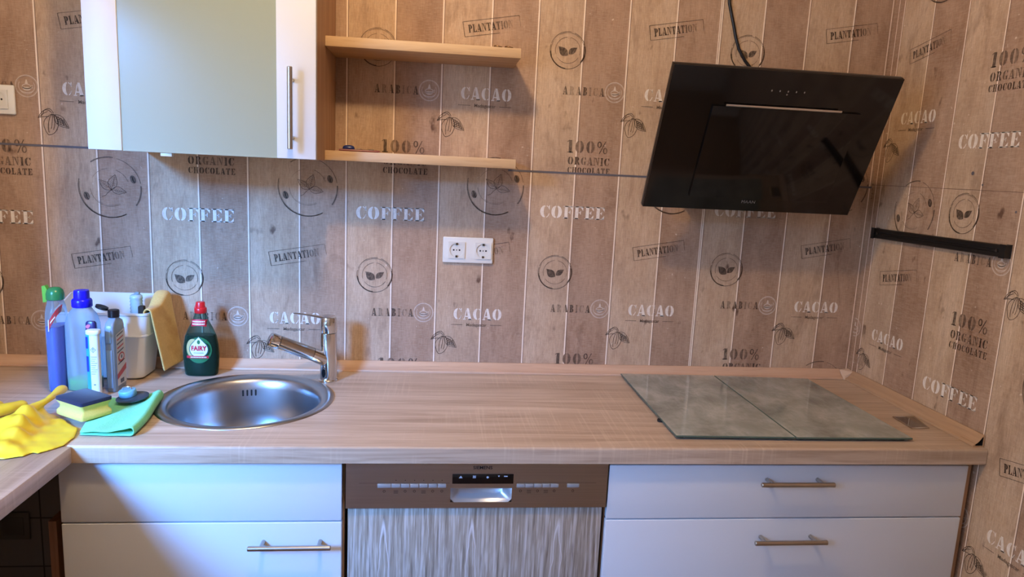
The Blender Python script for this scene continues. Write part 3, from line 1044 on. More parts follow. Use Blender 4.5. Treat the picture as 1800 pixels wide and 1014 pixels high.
handle_bar(dr, (-.1570, -.331, 1.6285), .187, 'z', .030, mat=M_steelz, r=.0062)
MB().box((-.462, -.322, CZ0 - .0085), (-.436, -.306, CZ0 + .001), .0015).build('door_bumper', M_whiteplastic, t)

for z0, z1, lab in ((1.7985, 1.8235, 'upper oak wall shelf right of the wall cabinet'), (1.5150, 1.5400, 'lower oak wall shelf right of the wall cabinet, level with its bottom')):
    o = MB().box((CX1 + .0005, -.190, z0), (.3935, -.0015, z1), .0012).build('wall_shelf', M_oak, base=(.145, -.1, z0))
    tag(o, lab, 'shelf', 'oak wall shelves')

# small things on the shelves
def strip_obj(name, mat, label, cat, pts, r, z):
    pass
t = thing('key_tag', 'dark blue key tag with a metal ring on the lower shelf', 'key tag', (-.045, -.125, 1.5401))
b = MB()
R = []
for f in range(7):
    a = -PI / 2 + PI * f / 6
    x = -.052 + .016 * math.sin(a)
    r = max(.001, .0085 * math.cos(a) ** .6)
    R.append([(x, -.125 + r * math.cos(q * PI / 6), 1.5490 + r * math.sin(q * PI / 6)) for q in range(12)])
b.rings(R)
b.build('fob', plain('blue_fob', '1d2f6e', .3), t, smooth=60)
b = MB()
b.tube([(-.034 + .0095 * (1 - math.cos(q * PI / 10)), -.125 + .0095 * math.sin(q * PI / 10), 1.5450 + .003 * math.sin(q * PI / 10)) for q in range(21)], .0011, 6, False)
b.build('ring', M_chrome, t, smooth=60)
b = MB()
b.box((-.012, -.134, 1.5402), (.006, -.118, 1.5428), .001).box((.0, -.129, 1.5428), (.016, -.122, 1.5480), .0015)
b.build('key', plain('key_dark', '2a2a33', .3, .6), t)
o = MB()
o.tube([(-.074, -.150, 1.5432), (-.070, -.150, 1.5432), (.026, -.150, 1.5432), (.034, -.150, 1.5432)], [.0028, .0030, .0030, .0008], 8)
tag(o.build('pencil', plain('dark_red_pencil', '6b1a1f', .4), base=(-.02, -.15, 1.5401)), 'dark red pencil lying beside the blue key tag on the lower shelf', 'pencil')
for cx, lab in ((.334, 'small metal ring nearer the middle of the upper shelf end'), (.363, 'small metal ring nearest the right end of the upper shelf')):
    b = MB()
    b.tube([(cx + .010 * math.cos(q * PI / 10), -.17 + .010 * math.sin(q * PI / 10), 1.8265 + .0012 * math.sin(q * PI / 5)) for q in range(20)] + [(cx + .010, -.17, 1.8265)], .0022, 8, False)
    tag(b.build('metal_ring', plain('ring_metal', '8a7058', .25, .9), base=(cx, -.17, 1.8236)), lab, 'ring', 'metal rings on the upper shelf')

# ------------------------------------------------------------------ wall sockets
M_sock = plain('socket_white', 'e4e0d6', .28, var=.01)
M_sockin = plain('socket_insert', 'ddd9cf', .3, var=.01)
def socket(name, label, x0, x1, zc, centers, tilt=0.0):
    t = thing(name, label, 'socket', ((x0 + x1) / 2, -.001, zc))
    fr = MB().box((x0, -.0095, zc - .0385), (x1, -.0015, zc + .0385), .0035, 3).build('frame', M_sock, t)
    for cx in centers:
        b = MB()
        h = .0245
        N = 32
        yq = -.0135
        ring_o = []
        for k in range(N):
            a = 2 * PI * k / N + PI / 4
            c, s = math.cos(a), math.sin(a)
            m = max(abs(c), abs(s))
            ring_o.append((cx + h * c / m, zc + h * s / m))
        rin = [(cx + .0205 * math.cos(2 * PI * k / N + PI / 4), zc + .0205 * math.sin(2 * PI * k / N + PI / 4)) for k in range(N)]
        b.rings([[(x, -.0094, z) for x, z in ring_o], [(x, yq, z) for x, z in ring_o], [(x, yq, z) for x, z in rin], [(x, -.0098, cz) for x, cz in rin]], cap0=False, cap1=True)
        ins = b.build('insert', M_sockin, t, smooth=30)
        b = MB()
        for dx in (-.0085, .0085):
            b.face([(cx + dx + .0026 * math.cos(q * PI / 6), -.0100, zc + .0026 * math.sin(q * PI / 6)) for q in range(12)])
        b.build('pin_hole', M_dark, ins, smooth=0)
        b = MB()
        b.tube([(cx, -.0097, zc), (cx, -.0108, zc)], .0018, 10)
        for s in (-1, 1):
            b.box((cx - .0032, -.0150, zc + s * .0185 - .003), (cx + .0032, -.0097, zc + s * .0185 + .003), .0006)
        b.build('earth_clips', plain('brass_clip', '5a4c3a', .35, .8), ins)
    return t
socket('wall_socket', 'white double wall socket in the middle of the back wall', .2085, .3575, 1.2715, (.2490, .3275))
socket('wall_socket', 'single white wall socket at the left edge of the back wall', -1.029, -.9475, 1.6345, (-.988,))

# ------------------------------------------------------------------ cooker hood
HA = Vector((.749, -.360, 1.783))
ev = Vector((0, .44366079, -.89619479))
nv = Vector((0, -.89619479, -.44366079))
HL = .3945
def HP(u, v, d=0):
    return HA + Vector((u, 0, 0)) + ev * v + nv * d
def hbox(b, u0, u1, v0, v1, d0, d1, bev=.001):
    M = Matrix(((1, ev.x, nv.x, HA.x), (0, ev.y, nv.y, HA.y), (0, ev.z, nv.z, HA.z), (0, 0, 0, 1)))
    old = b.T
    b.T = M
    b.box((u0, v0, d0), (u1, v1, d1), bev)
    b.T = old
    return b
t = thing('cooker_hood', 'black slanted glass cooker hood on the back wall above the glass plates', 'cooker hood', (1.05, -.2, 1.43))
M_hglass = plain('black_glass', '0a0809', .12, var=.1)
M_hglass2 = plain('black_inner_glass', '0b090a', .08, var=.1)
b = MB()
hbox(b, 0, .600, 0, HL, -.020, -.006, .001)
b.build('outer_panel', plain('black_metal', '0d0b0b', .32, var=.1), t)
b = MB()
hbox(b, .0005, .5995, .0005, HL - .0005, -.0058, 0, .0012)
pn = b.build('front_glass', M_hglass, t)
b = MB()
hbox(b, .1200, .5165, .0945, .3520, .0003, .010, .0012)
ip = b.build('inner_panel', M_hglass2, t)
b = MB()
b.tube([HP(.1520, .0905, .0095), HP(.4600, .0905, .0095)], .0032, 10)
b.build('trim_bar', M_chrome, ip)
b = MB()
prof = [(-.160, 1.455), (-.002, 1.455), (-.002, 1.70), (-.295, 1.70)]
b.rings([[(x, y, z) for y, z in prof] for x in (.905, 1.245)])
b.build('body', M_black, t, smooth=0)
b = MB()
def hface(pts, d=.0006):
    b.face([HP(u, v, d) for u, v in pts])
M_hp = plain('hood_print', '8d8681', .5)
for k in range(5):
    u = .2640 + .0215 * k
    b = MB()
    hface([(u + .0018 * math.cos(q * PI / 4), .050 + .0026 * math.sin(q * PI / 4)) for q in range(8)])
    b.build('touch_symbol', M_hp, pn, smooth=0)
b = MB()
hface([(.306 + .002 * math.cos(q * PI / 4), .058 + .002 * math.sin(q * PI / 4)) for q in range(8)])
b.build('indicator', M_hp, pn, smooth=0)
b = MB()
for f in text_faces('MAAN', .0125, .0, 1.05):
    hface([(.2955 + x * 1.1, .3655 - y) for x, y in f])
b.build('lettering', M_hp, pn, smooth=0)
b = MB()
b.box((.765, -.168, 1.4318), (.785, -.150, 1.4440), .001)
b.build('hinge_clip', M_black, t)

pts = [(1.003, -.006, 2.30), (1.004, -.006, 2.18), (1.008, -.006, 2.10), (1.0135, -.006, 2.02), (1.030, -.006, 1.968), (1.043, -.006, 1.925), (1.056, -.006, 1.893), (1.077, -.007, 1.862), (1.102, -.010, 1.835), (1.13, -.015, 1.78), (1.14, -.02, 1.71)]
o = MB().tube(pts, .0045, 10).build('power_cable', M_black, base=(1.05, -.006, 1.9), smooth=60)
tag(o, 'thin black power cable hanging down the wall to the cooker hood', 'cable')

# ------------------------------------------------------------------ knife rail on the right wall
t = thing('knife_rail', 'black magnetic knife rail on the right wall beside the cooker hood', 'knife rail', (1.525, -.31, 1.374))
b = MB()
pf = [(.0015, -.0145), (.014, -.0145), (.016, -.0125), (.016, -.004), (.0135, -.003), (.0135, .003), (.016, .004), (.016, .0125), (.014, .0145), (.0015, .0145)]
Y0, Y1, ZA, ZB = -.060, -.566, 1.3745, 1.3770
b.rings([[(1.53 - d, y, z + h) for d, h in pf] for y, z in ((Y0, ZA), (Y1, ZB))])
bar = b.build('bar', plain('rail_black', '0d0b0a', .4), t, smooth=0)
for y, z in ((Y0 - .020, ZA), (Y1 + .024, ZB)):
    b = MB()
    b.tube([(1.5175, y, z), (1.5135, y, z)], [.0042, .0036], 12)
    b.build('screw', plain('rail_screw', '5c5650', .3, .8), bar)
for y0, y1, z in ((Y0 + .004, Y0 - .008, ZA), (Y1 + .010, Y1 - .004, ZB)):
    MB().box((1.5115, y0, z - .0149), (1.5285, y1, z + .0149), .0015).build('end_cap', plain('rail_cap', '100d0c', .5), t)

# ------------------------------------------------------------------ glass plates over the hob
def stone_glass(name, seed):
    t = NT(name)
    co = t.coord()
    n1 = t.noise(9, co, 5, .65, .4)
    n2 = t.noise(60, t.coord((1.0, .35, 1)), 4, .65)
    n3 = t.noise(3, co, 3, .5)
    c = t.ramp(n1, [(.3, '6a726e'), (.5, '959e99'), (.7, 'b6bdb7')])
    c = t.mix(t.ramp(n2, [(.45, 0.0), (.75, .5)]), c, lin('626a66'))
    c = t.mix(t.ramp(n3, [(.4, 0.0), (.7, .35)]), c, lin('b0b3a8'))
    t.set(Base_Color=c, Roughness=.1, Coat_Weight=.6, Coat_Roughness=.05, Specular_IOR_Level=.6)
    return t.m
M_stone = stone_glass('stone_look_glass', 1)
M_gedge = plain('green_glass_edge', '4c5f55', .15)
M_rubber = plain('rubber_foot', '1c1a19', .7)
def plate(label, quad):
    cx = sum(p[0] for p in quad) / 4
    cy = sum(p[1] for p in quad) / 4
    t = thing('glass_plate', label, 'hob cover', (cx, cy, .9), 'stone look glass plates on the worktop')
    b = MB()
    def ring(s, z):
        return [(cx + (x - cx) * (1 - s), cy + (y - cy) * (1 - s * .6), z) for x, y in quad]
    b.mi = 1
    b.rings([ring(.008, .9055), ring(0, .9065), ring(0, .9095), ring(.006, .9106)], cap1=False)
    b.mi = 0
    b.face(ring(.006, .9106))
    b.build('glass', [M_stone, M_gedge], t, smooth=20)
    for x, y in quad:
        b = MB()
        fx, fy = cx + (x - cx) * .88, cy + (y - cy) * .92
        b.lathe([(.010, .9003), (.010, .9056)], (fx, fy, 0), 16)
        b.build('foot', M_rubber, t)
    return t
def edge_foot(t):
    b = MB()
    b.lathe([(.009, .9003), (.009, .9052)], (.7690, -.425, 0), 16)
    b.build('foot', M_rubber, t)
edge_foot(plate('left one of two grey stone look glass plates on the worktop', [(.7650, -.038), (1.0600, -.042), (1.0615, -.553), (.7665, -.547)]))
plate('right one of two grey stone look glass plates, nearer the corner', [(1.0630, -.042), (1.3590, -.062), (1.3640, -.554), (1.0640, -.554)])

t = thing('metal_plate', 'small shiny square metal plate lying beside the right glass plate', 'metal plate', (1.458, -.42, .9))
q = [(1.431, -.378), (1.497, -.373), (1.4775, -.462), (1.424, -.467)]
cx, cy = 1.4575, -.42
b = MB()
def mr(s, z):
    return [(cx + (x - cx) * (1 - s), cy + (y - cy) * (1 - s), z) for x, y in q]
b.rings([mr(0, .9003), mr(0, .9025), mr(.05, .9035), mr(.10, .9035), mr(.13, .9025)])
b.build('rim', brushed('polished_rim', 'cfcac2', 'c', .12), t, smooth=0)
b = MB()
b.face(mr(.14, .9030))
b.build('mirror_face', brushed('mirror_face', '8f8d8a', 'c', .08), t, smooth=0)

# ------------------------------------------------------------------ cleaning things at the left
def clear_plastic(name, col, alpha=.35, rough=.25):
    t = NT(name)
    tr = t.n('ShaderNodeBsdfTransparent')
    tr.inputs[0].default_value = (*[min(1, .35 + .65 * c) for c in lin(col)], 1)
    f = t.noise(25, t.coord())
    c = lin(col)
    t.set(Base_Color=t.mix(f, tuple(v * .94 for v in c), tuple(min(1, v * 1.06) for v in c)), Roughness=rough)
    mx = t.n('ShaderNodeMixShader')
    lw = t.n('ShaderNodeLayerWeight')
    lw.inputs[0].default_value = .35
    t.l(t.math('ADD', t.math('MULTIPLY', lw.outputs['Fresnel'], .45), alpha), mx.inputs[0])
    t.l(tr.outputs[0], mx.inputs[1])
    t.l(t.b.outputs[0], mx.inputs[2])
    t.l(mx.outputs[0], t.out.inputs[0])
    return t.m

# white bin
t = thing('storage_bin', 'white plastic bin with a high back behind the cleaning bottles', 'bin', (-.712, -.09, .9))
def rrect(x0, x1, y0, y1, r, z, n=5):
    out = []
    for cx, cy, a0 in ((x1 - r, y1 - r, 0), (x0 + r, y1 - r, 90), (x0 + r, y0 + r, 180), (x1 - r, y0 + r, 270)):
        for k in range(n + 1):
            a = math.radians(a0 + 90 * k / n)
            x, y = cx + r * math.cos(a), cy + r * math.sin(a)
            out.append((x, y, z(y) if callable(z) else z))
    return out
def binring(f, ins=0.0, z=None):
    x0 = -.792 + (-.812 + .792) * f + ins
    x1 = -.596 + (-.571 + .596) * f - ins
    y0 = -.142 + (-.158 + .142) * f + ins
    y1 = -.042 + (-.034 + .042) * f - ins
    return rrect(x0, x1, y0, y1, .018, z)
def topz(y):
    g = max(0, min(1, (y + .120) / .075))
    return 1.0885 + .033 * g * g * (3 - 2 * g)
b = MB()
b.rings([binring(0, .008, .9004), binring(.02, 0, .9065), binring(.62, .0, 1.021), binring(.63, -.0012, 1.0225), binring(.635, -.0012, 1.0265), binring(.65, .0, 1.028), binring(.96, 0, lambda y: topz(y) - .008),
         binring(.97, -.002, lambda y: topz(y) - .006), binring(1.0, -.002, topz), binring(1.0, .0025, topz), binring(.9, .0025, 1.06), binring(.05, .0025, .9095)])
b.build('tub', plain('bin_white', 'dfe1e2', .35, var=.015), t, smooth=40)

# bottle inside the bin
t = thing('spray_bottle', 'pale blue ribbed bottle top sticking up inside the white bin', 'bottle', (-.627, -.085, .912))
b = MB()
prof = [(.016, .912), (.0165, .92), (.0165, 1.05)]
for k in range(6):
    prof += [(.0165, 1.060 + k * .0095), (.0145, 1.065 + k * .0095)]
prof += [(.0165, 1.1155), (.0155, 1.1235), (.011, 1.127)]
b.lathe(prof, (-.627, -.085, 0), 24)
b.build('ribbed_body', plain('pale_blue_plastic', 'a9c6d2', .25), t, smooth=60)
b = MB()
b.tube([(-.627, -.085, 1.127), (-.625, -.086, 1.130), (-.617, -.088, 1.131)], [.006, .005, .003], 10)
b.build('nozzle', plain('nozzle_grey', '7d949c', .3), t)
t = MB().box((-.602, -.142, 1.04), (-.586, -.125, 1.106), .004)
tag(t.build('scouring_pad', plain('dark_pad', '26211c', .9, bump=.5), base=(-.602, -.133, 1.0)), 'small dark scouring pad inside the bin beside the tan cloth', 'pad')

# blue bottle, green cap
BX, BY = -.7635, -.226
t = thing('cleaner_bottle', 'bottle of blue cleaner with a green cap, leftmost of the bottles', 'bottle', (BX, BY, .9))
secs = [(.9003, .0165, .030), (.904, .0188, .0335), (.95, .0190, .034), (1.07, .0190, .034), (1.10, .0188, .032), (1.118, .0178, .027), (1.130, .0165, .019), (1.138, .0155, .0155)]
b = MB()
loft(b, secs, BX, BY, 2.8)
bo = b.build('body', clear_plastic('milky_blue_plastic', 'd2e6f0', .13, .15), t, smooth=50)
b = MB()
ls = [(z, rx - .0016, ry - .0016) for z, rx, ry in [(.9025, .0180, .032), (.95, .0190, .034), (1.066, .0190, .034), (1.0695, .0190, .034)]]
loft(b, ls, BX, BY, 2.8)
b.build('liquid', plain('blue_liquid', '0050e6', .2, var=.05), bo, smooth=50)
b = MB()
b.lathe([(.0180, 1.135), (.0205, 1.137), (.0205, 1.150), (.0180, 1.160), (.011, 1.1665), (.0, 1.168)], (BX, BY, 0), 32, True, False)
cp_ = b.build('cap', plain('green_cap', '2f8a50', .25, Transmission_Weight=.1), t, smooth=50)
b = MB()
b.rings([[(BX - .027 + dx, BY - .006, z) for dx, z in ((0, 1.128), (.009, 1.130), (.011, 1.162), (.006, 1.1715), (-.001, 1.1695))],
         [(BX - .027 + dx, BY + .008, z) for dx, z in ((0, 1.128), (.009, 1.130), (.011, 1.162), (.006, 1.1715), (-.001, 1.1695))]])
b.build('trigger', plain('light_green', '6cc04a', .3), cp_, smooth=30)
def decal(b, secs, cx, cy, pts, nexp, off=.0008, side=-1):
    """pts: (dx, z) laid on the front of a lofted bottle"""
    q = []
    for dx, z in pts:
        rx, ry = interp(secs, z, 1), interp(secs, z, 2)
        k = min(.999, abs(dx) / rx)
        q.append((cx + dx, cy + side * (ry * (1 - k ** nexp) ** (1 / nexp) + off), z))
    b.face(q)
def strip_decal(b, secs, cx, cy, xa, xb, za, zb, nexp, n=8, off=.0008):
    for k in range(n):
        f0, f1 = k / n, (k + 1) / n
        X0, X1 = xa + (xb - xa) * f0, xa + (xb - xa) * f1
        zfun = lambda f: (za(f), zb(f)) if callable(za) else (za, zb)
        a0, c0 = zfun(f0)
        a1, c1 = zfun(f1)
        decal(b, secs, cx, cy, [(X0, a0), (X1, a1), (X1, c1), (X0, c0)], nexp, off)
b = MB()
strip_decal(b, secs, BX, BY, -.002, .0180, lambda f: 1.062 + .045 * f, lambda f: 1.085 + .040 * f, 2.8, off=.001)
b.mi = 1
strip_decal(b, secs, BX, BY, -.0035, -.0015, lambda f: 1.06, lambda f: 1.09, 2.8, 1, off=.0012)
strip_decal(b, secs, BX, BY, .002, .012, lambda f: 1.080 + .015 * f, lambda f: 1.084 + .015 * f, 2.8, 3, off=.0016)
b.build('label', [plain('red_label', 'b3323c', .4), plain('label_white', 'e6e6e6', .4)], bo, smooth=50)

# tall milky canister, blue cap
KX, KY = -.7035, -.222
t = thing('canister_bottle', 'tall milky plastic bottle with a bright blue cap and green liquid at the bottom', 'bottle', (KX, KY, .9))
secs = [(.9003, .036, .020), (.904, .0395, .0245), (.94, .040, .0255), (1.04, .040, .0255), (1.075, .0395, .025), (1.098, .033, .022), (1.112, .0225, .0185), (1.118, .0175, .0175)]
b = MB()
loft(b, secs, KX, KY, 3.0)
bo = b.build('body', clear_plastic('milky_plastic', 'c9dbe8', .28, .2), t, smooth=50)
b = MB()
loft(b, [(.9025, .0375, .0225), (.906, .038, .023), (.931, .038, .0235)], KX, KY, 3.0)
b.build('liquid', plain('green_liquid', '52e422', .2), bo, smooth=50)
b = MB()
pr = [(.0225, 1.118), (.0235, 1.120), (.0235, 1.134), (.0215, 1.138), (.0182, 1.140), (.0176, 1.157), (.0165, 1.1605), (.0, 1.161)]
b.lathe(pr, (KX + .001, KY, 0), 40, True, False)
b.build('cap', plain('bright_blue', '1717d6', .25, var=.03), t, smooth=50)

# flat small bottle behind the tube
t = thing('small_bottle', 'small flat bottle with dark blue top half hidden behind the white tube', 'bottle', (-.6665, -.2600, .9))
secs = [(.9003, .0125, .0065), (.91, .013, .007), (1.055, .013, .007), (1.062, .012, .0065)]
b = MB()
loft(b, secs, -.6665, -.2600, 3, 24)
bo = b.build('body', plain('cyan_plastic', '3aa6d8', .3), t, smooth=50)
b = MB()
loft(b, [(1.0625, .0125, .0068), (1.066, .0128, .007), (1.085, .0122, .0068), (1.089, .009, .005)], -.6655, -.2600, 3, 24)
cp_ = b.build('cap', plain('navy_cap', '20225e', .3), t, smooth=50)
b = MB()
b.face([(-.6700 + .0058 * math.cos(q * PI / 8) * (1.0 if q < 9 else .8), -.2672, 1.077 + .0052 * math.sin(q * PI / 8) + .0016 * math.cos(q * PI / 8)) for q in range(16)])
b.build('emblem', plain('pink_print', 'd0708c', .4), cp_, smooth=0)
b = MB()
strip_decal(b, secs, -.6665, -.2600, -.0125, -.006, .96, 1.0, 3, 3)
strip_decal(b, secs, -.6665, -.2600, -.0125, -.006, 1.02, 1.05, 3, 3)
b.build('label', plain('navy_print', '1c3f9c', .4), bo, smooth=50)

# white tube
UX, UY = -.6480, -.2845
t = thing('white_tube', 'slim white plastic tube with a flip lid and hazard mark behind the sponge', 'bottle', (UX, UY, .9))
b = MB()
loft(b, [(.9003, .0108, .0095), (.905, .0112, .0098), (1.0, .0113, .0098), (1.062, .0112, .0098)], UX, UY, 2.6, 28)
bo = b.build('body', plain('white_tube_plastic', 'dfe7ea', .3, var=.01), t, smooth=50)
b = MB()
loft(b, [(1.0622, .0150, .0120), (1.064, .0165, .0125), (1.0715, .0165, .0125), (1.0735, .0150, .0115)], UX - .002, UY, 2.6, 28)
b.build('lid', plain('white_lid', 'e6eef0', .3, var=.01), t, smooth=40)
secs = [(.9, .0113, .0098), (1.07, .0113, .0098)]
b = MB()
zc = 1.024
dq = [(0, .0075), (.0062, 0), (0, -.0075), (-.0062, 0)]
dj = [(0, .0062), (.0050, 0), (0, -.0062), (-.0050, 0)]
for k in range(4):
    m = (k + 1) % 4
    decal(b, secs, UX + .0, UY, [(dq[k][0], zc + dq[k][1]), (dq[m][0], zc + dq[m][1]), (dj[m][0], zc + dj[m][1]), (dj[k][0], zc + dj[k][1])], 2.6)
decal(b, secs, UX, UY, [(-.0007, zc - .001), (.0007, zc - .001), (.0007, zc + .004), (-.0007, zc + .004)], 2.6)
decal(b, secs, UX, UY, [(-.0007, zc - .0035), (.0007, zc - .0035), (.0007, zc - .002), (-.0007, zc - .002)], 2.6)
b.build('hazard_mark', plain('tube_print', '55606a', .5), bo, smooth=0)
b = MB()
for k in range(9):
    z = 1.006 - k * .0055
    strip_decal(b, secs, UX, UY, -.0065, .0075 - .002 * (k % 3), z, z + .0009, 2.6, 3)
b.build('printed_text', bpy.data.materials['tube_print'], bo, smooth=0)
b = MB()
strip_decal(b, secs, UX, UY, -.002, .003, .9335, .9360, 2.6, 2)
b.build('printed_mark', bpy.data.materials['tube_print'], bo, smooth=0)

# grey bottle with open black flip cap
GX, GY = -.6295, -.2175
t = thing('grey_bottle', 'grey plastic bottle with an open black flip cap and a red striped label', 'bottle', (GX, GY, .9))
secs = [(.9003, .0115, .031), (.904, .0128, .0335), (.99, .0130, .034), (1.02, .0128, .0335), (1.04, .0132, .034), (1.068, .0130, .0335), (1.080, .0120, .029), (1.0885, .0095, .014), (1.092, .0090, .010)]
b = MB()
loft(b, secs, GX, GY, 4.5, 48)
bo = b.build('body', plain('grey_blue_plastic', '7f93a8', .3, var=.03), t, smooth=50)
b = MB()
# moulded grip on the narrow side
b.box((GX - .0065, GY - .0362, 1.030), (GX + .0065, GY - .0325, 1.064), .002)
b.box((GX - .0075, GY - .0358, .912), (GX + .0075, GY - .0325, 1.012), .002)
b.build('grip_panel', plain('grip_blue', '7d9ec2', .3), bo, smooth=40)
b = MB()
b.lathe([(.0125, 1.0915), (.0135, 1.0925), (.0135, 1.1095), (.012, 1.111)], (GX, GY, 0), 28)
cp_ = b.build('cap', plain('black_cap', '0f1016', .3), t, smooth=40)
b = MB()
M0 = b.T
b.T = Matrix.Translation((GX - .0125, GY - .003, 1.1085)) @ Matrix.Rotation(math.radians(20), 4, 'Y')
b.rings([[( -.016 + .0155 * math.cos(q * PI / 10), .0125 * math.sin(q * PI / 10), z) for q in range(20)] for z in (0, .0045, .0062)])
b.T = M0
b.build('flip_lid', plain('black_lid', '121218', .3), cp_, smooth=40)
b = MB()
xs = GX + .0138
def lab(y0, z0, y1, z1, y2, z2, y3, z3, mi, e=0.0):
    b.mi = mi
    b.face([(xs + e, GY + y0, z0), (xs + e, GY + y1, z1), (xs + e, GY + y2, z2), (xs + e, GY + y3, z3)])
lab(-.026, .915, .026, .915, .026, 1.060, -.026, 1.050, 0)
lab(-.026, .932, .026, .950, .026, .966, -.026, .946, 1, .0004)
for k in range(5):
    lab(-.022 + .004 * (k % 2), 1.000 + k * .011, .014, 1.006 + k * .011, .016, 1.010 + k * .011, -.022, 1.004 + k * .011, 1 if k % 2 else 2, .0004)
b.mi = 1
b.face([(xs + .0005, GY + .018 * math.cos(q * PI / 9), .987 + .013 * math.sin(q * PI / 9)) for q in range(18)])
b.mi = 0
b.face([(xs + .0008, GY + .013 * math.cos(q * PI / 9), .988 + .008 * math.sin(q * PI / 9)) for q in range(18)])
b.mi = 2
b.face([(xs + .0010, GY + .004 * math.cos(q * PI / 9), .988 + .005 * math.sin(q * PI / 9)) for q in range(18)])
lab(-.02, .970, .018, .976, .018, .979, -.02, .973, 2, .0005)
lab(-.010, .919, .010, .919, .010, .930, -.010, .930, 2, .0005)
b.build('label', [plain('pale_label', 'c9ccd2', .4), plain('label_red', 'b8525a', .4), plain('label_slate', '4d5a70', .4)], bo, smooth=0)

# washing-up liquid
FX, FY = -.4605, -.080
t = thing('dish_soap_bottle', 'clear dish soap bottle with red cap and dark green liquid beside the sink', 'bottle', (FX, FY, .9))
secs = [(.9003, .0400, .019), (.904, .0435, .0225), (.925, .0462, .0245), (.955, .0480, .0255), (.985, .0465, .025), (1.013, .0415, .023), (1.035, .0325, .0195), (1.050, .0245, .0165), (1.063, .0185, .0145), (1.074, .0150, .0135), (1.080, .0135, .0135)]
b = MB()
loft(b, secs, FX, FY, 2.5, 48)
bo = b.build('body', clear_plastic('clear_green_plastic', '7fa08f', .03, .05), t, smooth=60)
b = MB()
loft(b, [(z, rx - .0018, ry - .0018) for z, rx, ry in [(.9030, .0415, .0205), (.925, .0462, .0245), (.955, .0480, .0255), (.985, .0465, .025), (1.010, .0420, .0232), (1.0165, .0405, .0226)]], FX, FY, 2.5, 48)
gl = NT('dark_green_liquid')
gl.set(Base_Color=lin('0a3a22'), Roughness=.1, Transmission_Weight=.15, IOR=1.33)
b.build('liquid', gl.m, bo, smooth=60)
b = MB()
b.lathe([(.0150, 1.0785), (.0162, 1.080), (.0162, 1.092), (.0150, 1.0935), (.0125, 1.0945), (.0118, 1.108), (.0105, 1.110), (.0, 1.1102)], (FX + .001, FY, 0), 32, True, False)
cp_ = b.build('cap', plain('red_cap', 'd11f28', .3), t, smooth=40)
b = MB()
b.rings([[(FX - .014, FY + y, 1.0935), (FX - .004, FY + y, 1.0935), (FX - .004, FY + y, 1.1065), (FX - .009, FY + y, 1.1055)] for y in (-.007, .007)])
b.build('cap_spout', plain('red_spout', 'd8323a', .3), cp_, smooth=30)
M_lred, M_lwhite, M_lgreen = plain('soap_red', 'c5283c', .35), plain('soap_white', 'dfe6ea', .35), plain('soap_green', '1d6b3c', .35)
M_lyel, M_lteal = plain('soap_cream', 'b9b07a', .35), plain('soap_teal', '1f5d56', .35)
b = MB()
b.mi = 0
strip_decal(b, secs, FX, FY, -.0205, .0205, lambda f: 1.0425 + .003 * math.sin(PI * f), lambda f: 1.0610 + .002 * math.sin(PI * f), 2.5, 12, .0016)
b.mi = 1
for z in (1.0480, 1.0550):
    for k in range(9):
        xx = -.0165 + k * .0037
        decal(b, secs, FX, FY, [(xx, z), (xx + .0026, z), (xx + .0026, z + .0036), (xx, z + .0036)], 2.5, .0021)
b.build('neck_label', [M_lred, M_lwhite], bo, smooth=60)
def fan(b, pts, c, secs, off):
    for p, q in zip(pts, pts[1:] + pts[:1]):
        decal(b, secs, FX, FY, [c, p, q], 2.5, off)
b = MB()
b.mi = 2
fan(b, arc(.0335, 0, 360, 28, .0370, (.0015, .977))[:-1], (.0015, .977), secs, .0008)
b.mi = 3
fan(b, arc(.017, 60, 300, 18, .026, (-.015, .983)), (-.015, .983), secs, .0011)
drop = arc(.0235, -215, 35, 20, .0225, (.0015, .980)) + [(.010, 1.0045), (.0015, 1.0140), (-.008, 1.0045)]
dropo = [(.0015 + (x - .0015) * 1.1, .984 + (z - .984) * 1.08) for x, z in drop]
b.mi = 4
fan(b, dropo, (.0015, .983), secs, .0013)
b.mi = 1
fan(b, drop, (.0015, .983), secs, .0017)
b.mi = 2
fan(b, arc(.0042, 0, 360, 12, .006, (.0015, 1.0005))[:-1], (.0015, 1.0005), secs, .0021)
b.mi = 0
for f in text_faces('FAIRY', .0158, .0007):
    decal(b, secs, FX, FY, [(.0015 + x * .98, .9825 + y * 1.15) for x, y in f], 2.5, .0023)
strip_decal(b, secs, FX, FY, -.031, .0275, .9545, .9615, 2.5, 10, .0022)
b.mi = 4
strip_decal(b, secs, FX, FY, -.012, .015, .9695, .9708, 2.5, 4, .0022)
b.mi = 1
for k in range(10):
    xx = -.020 + k * .0043
    decal(b, secs, FX, FY, [(xx, .9562), (xx + .003, .9562), (xx + .003, .9592), (xx, .9592)], 2.5, .0026)
b.build('label', [M_lred, M_lwhite, M_lgreen, M_lyel, M_lteal], bo, smooth=60)

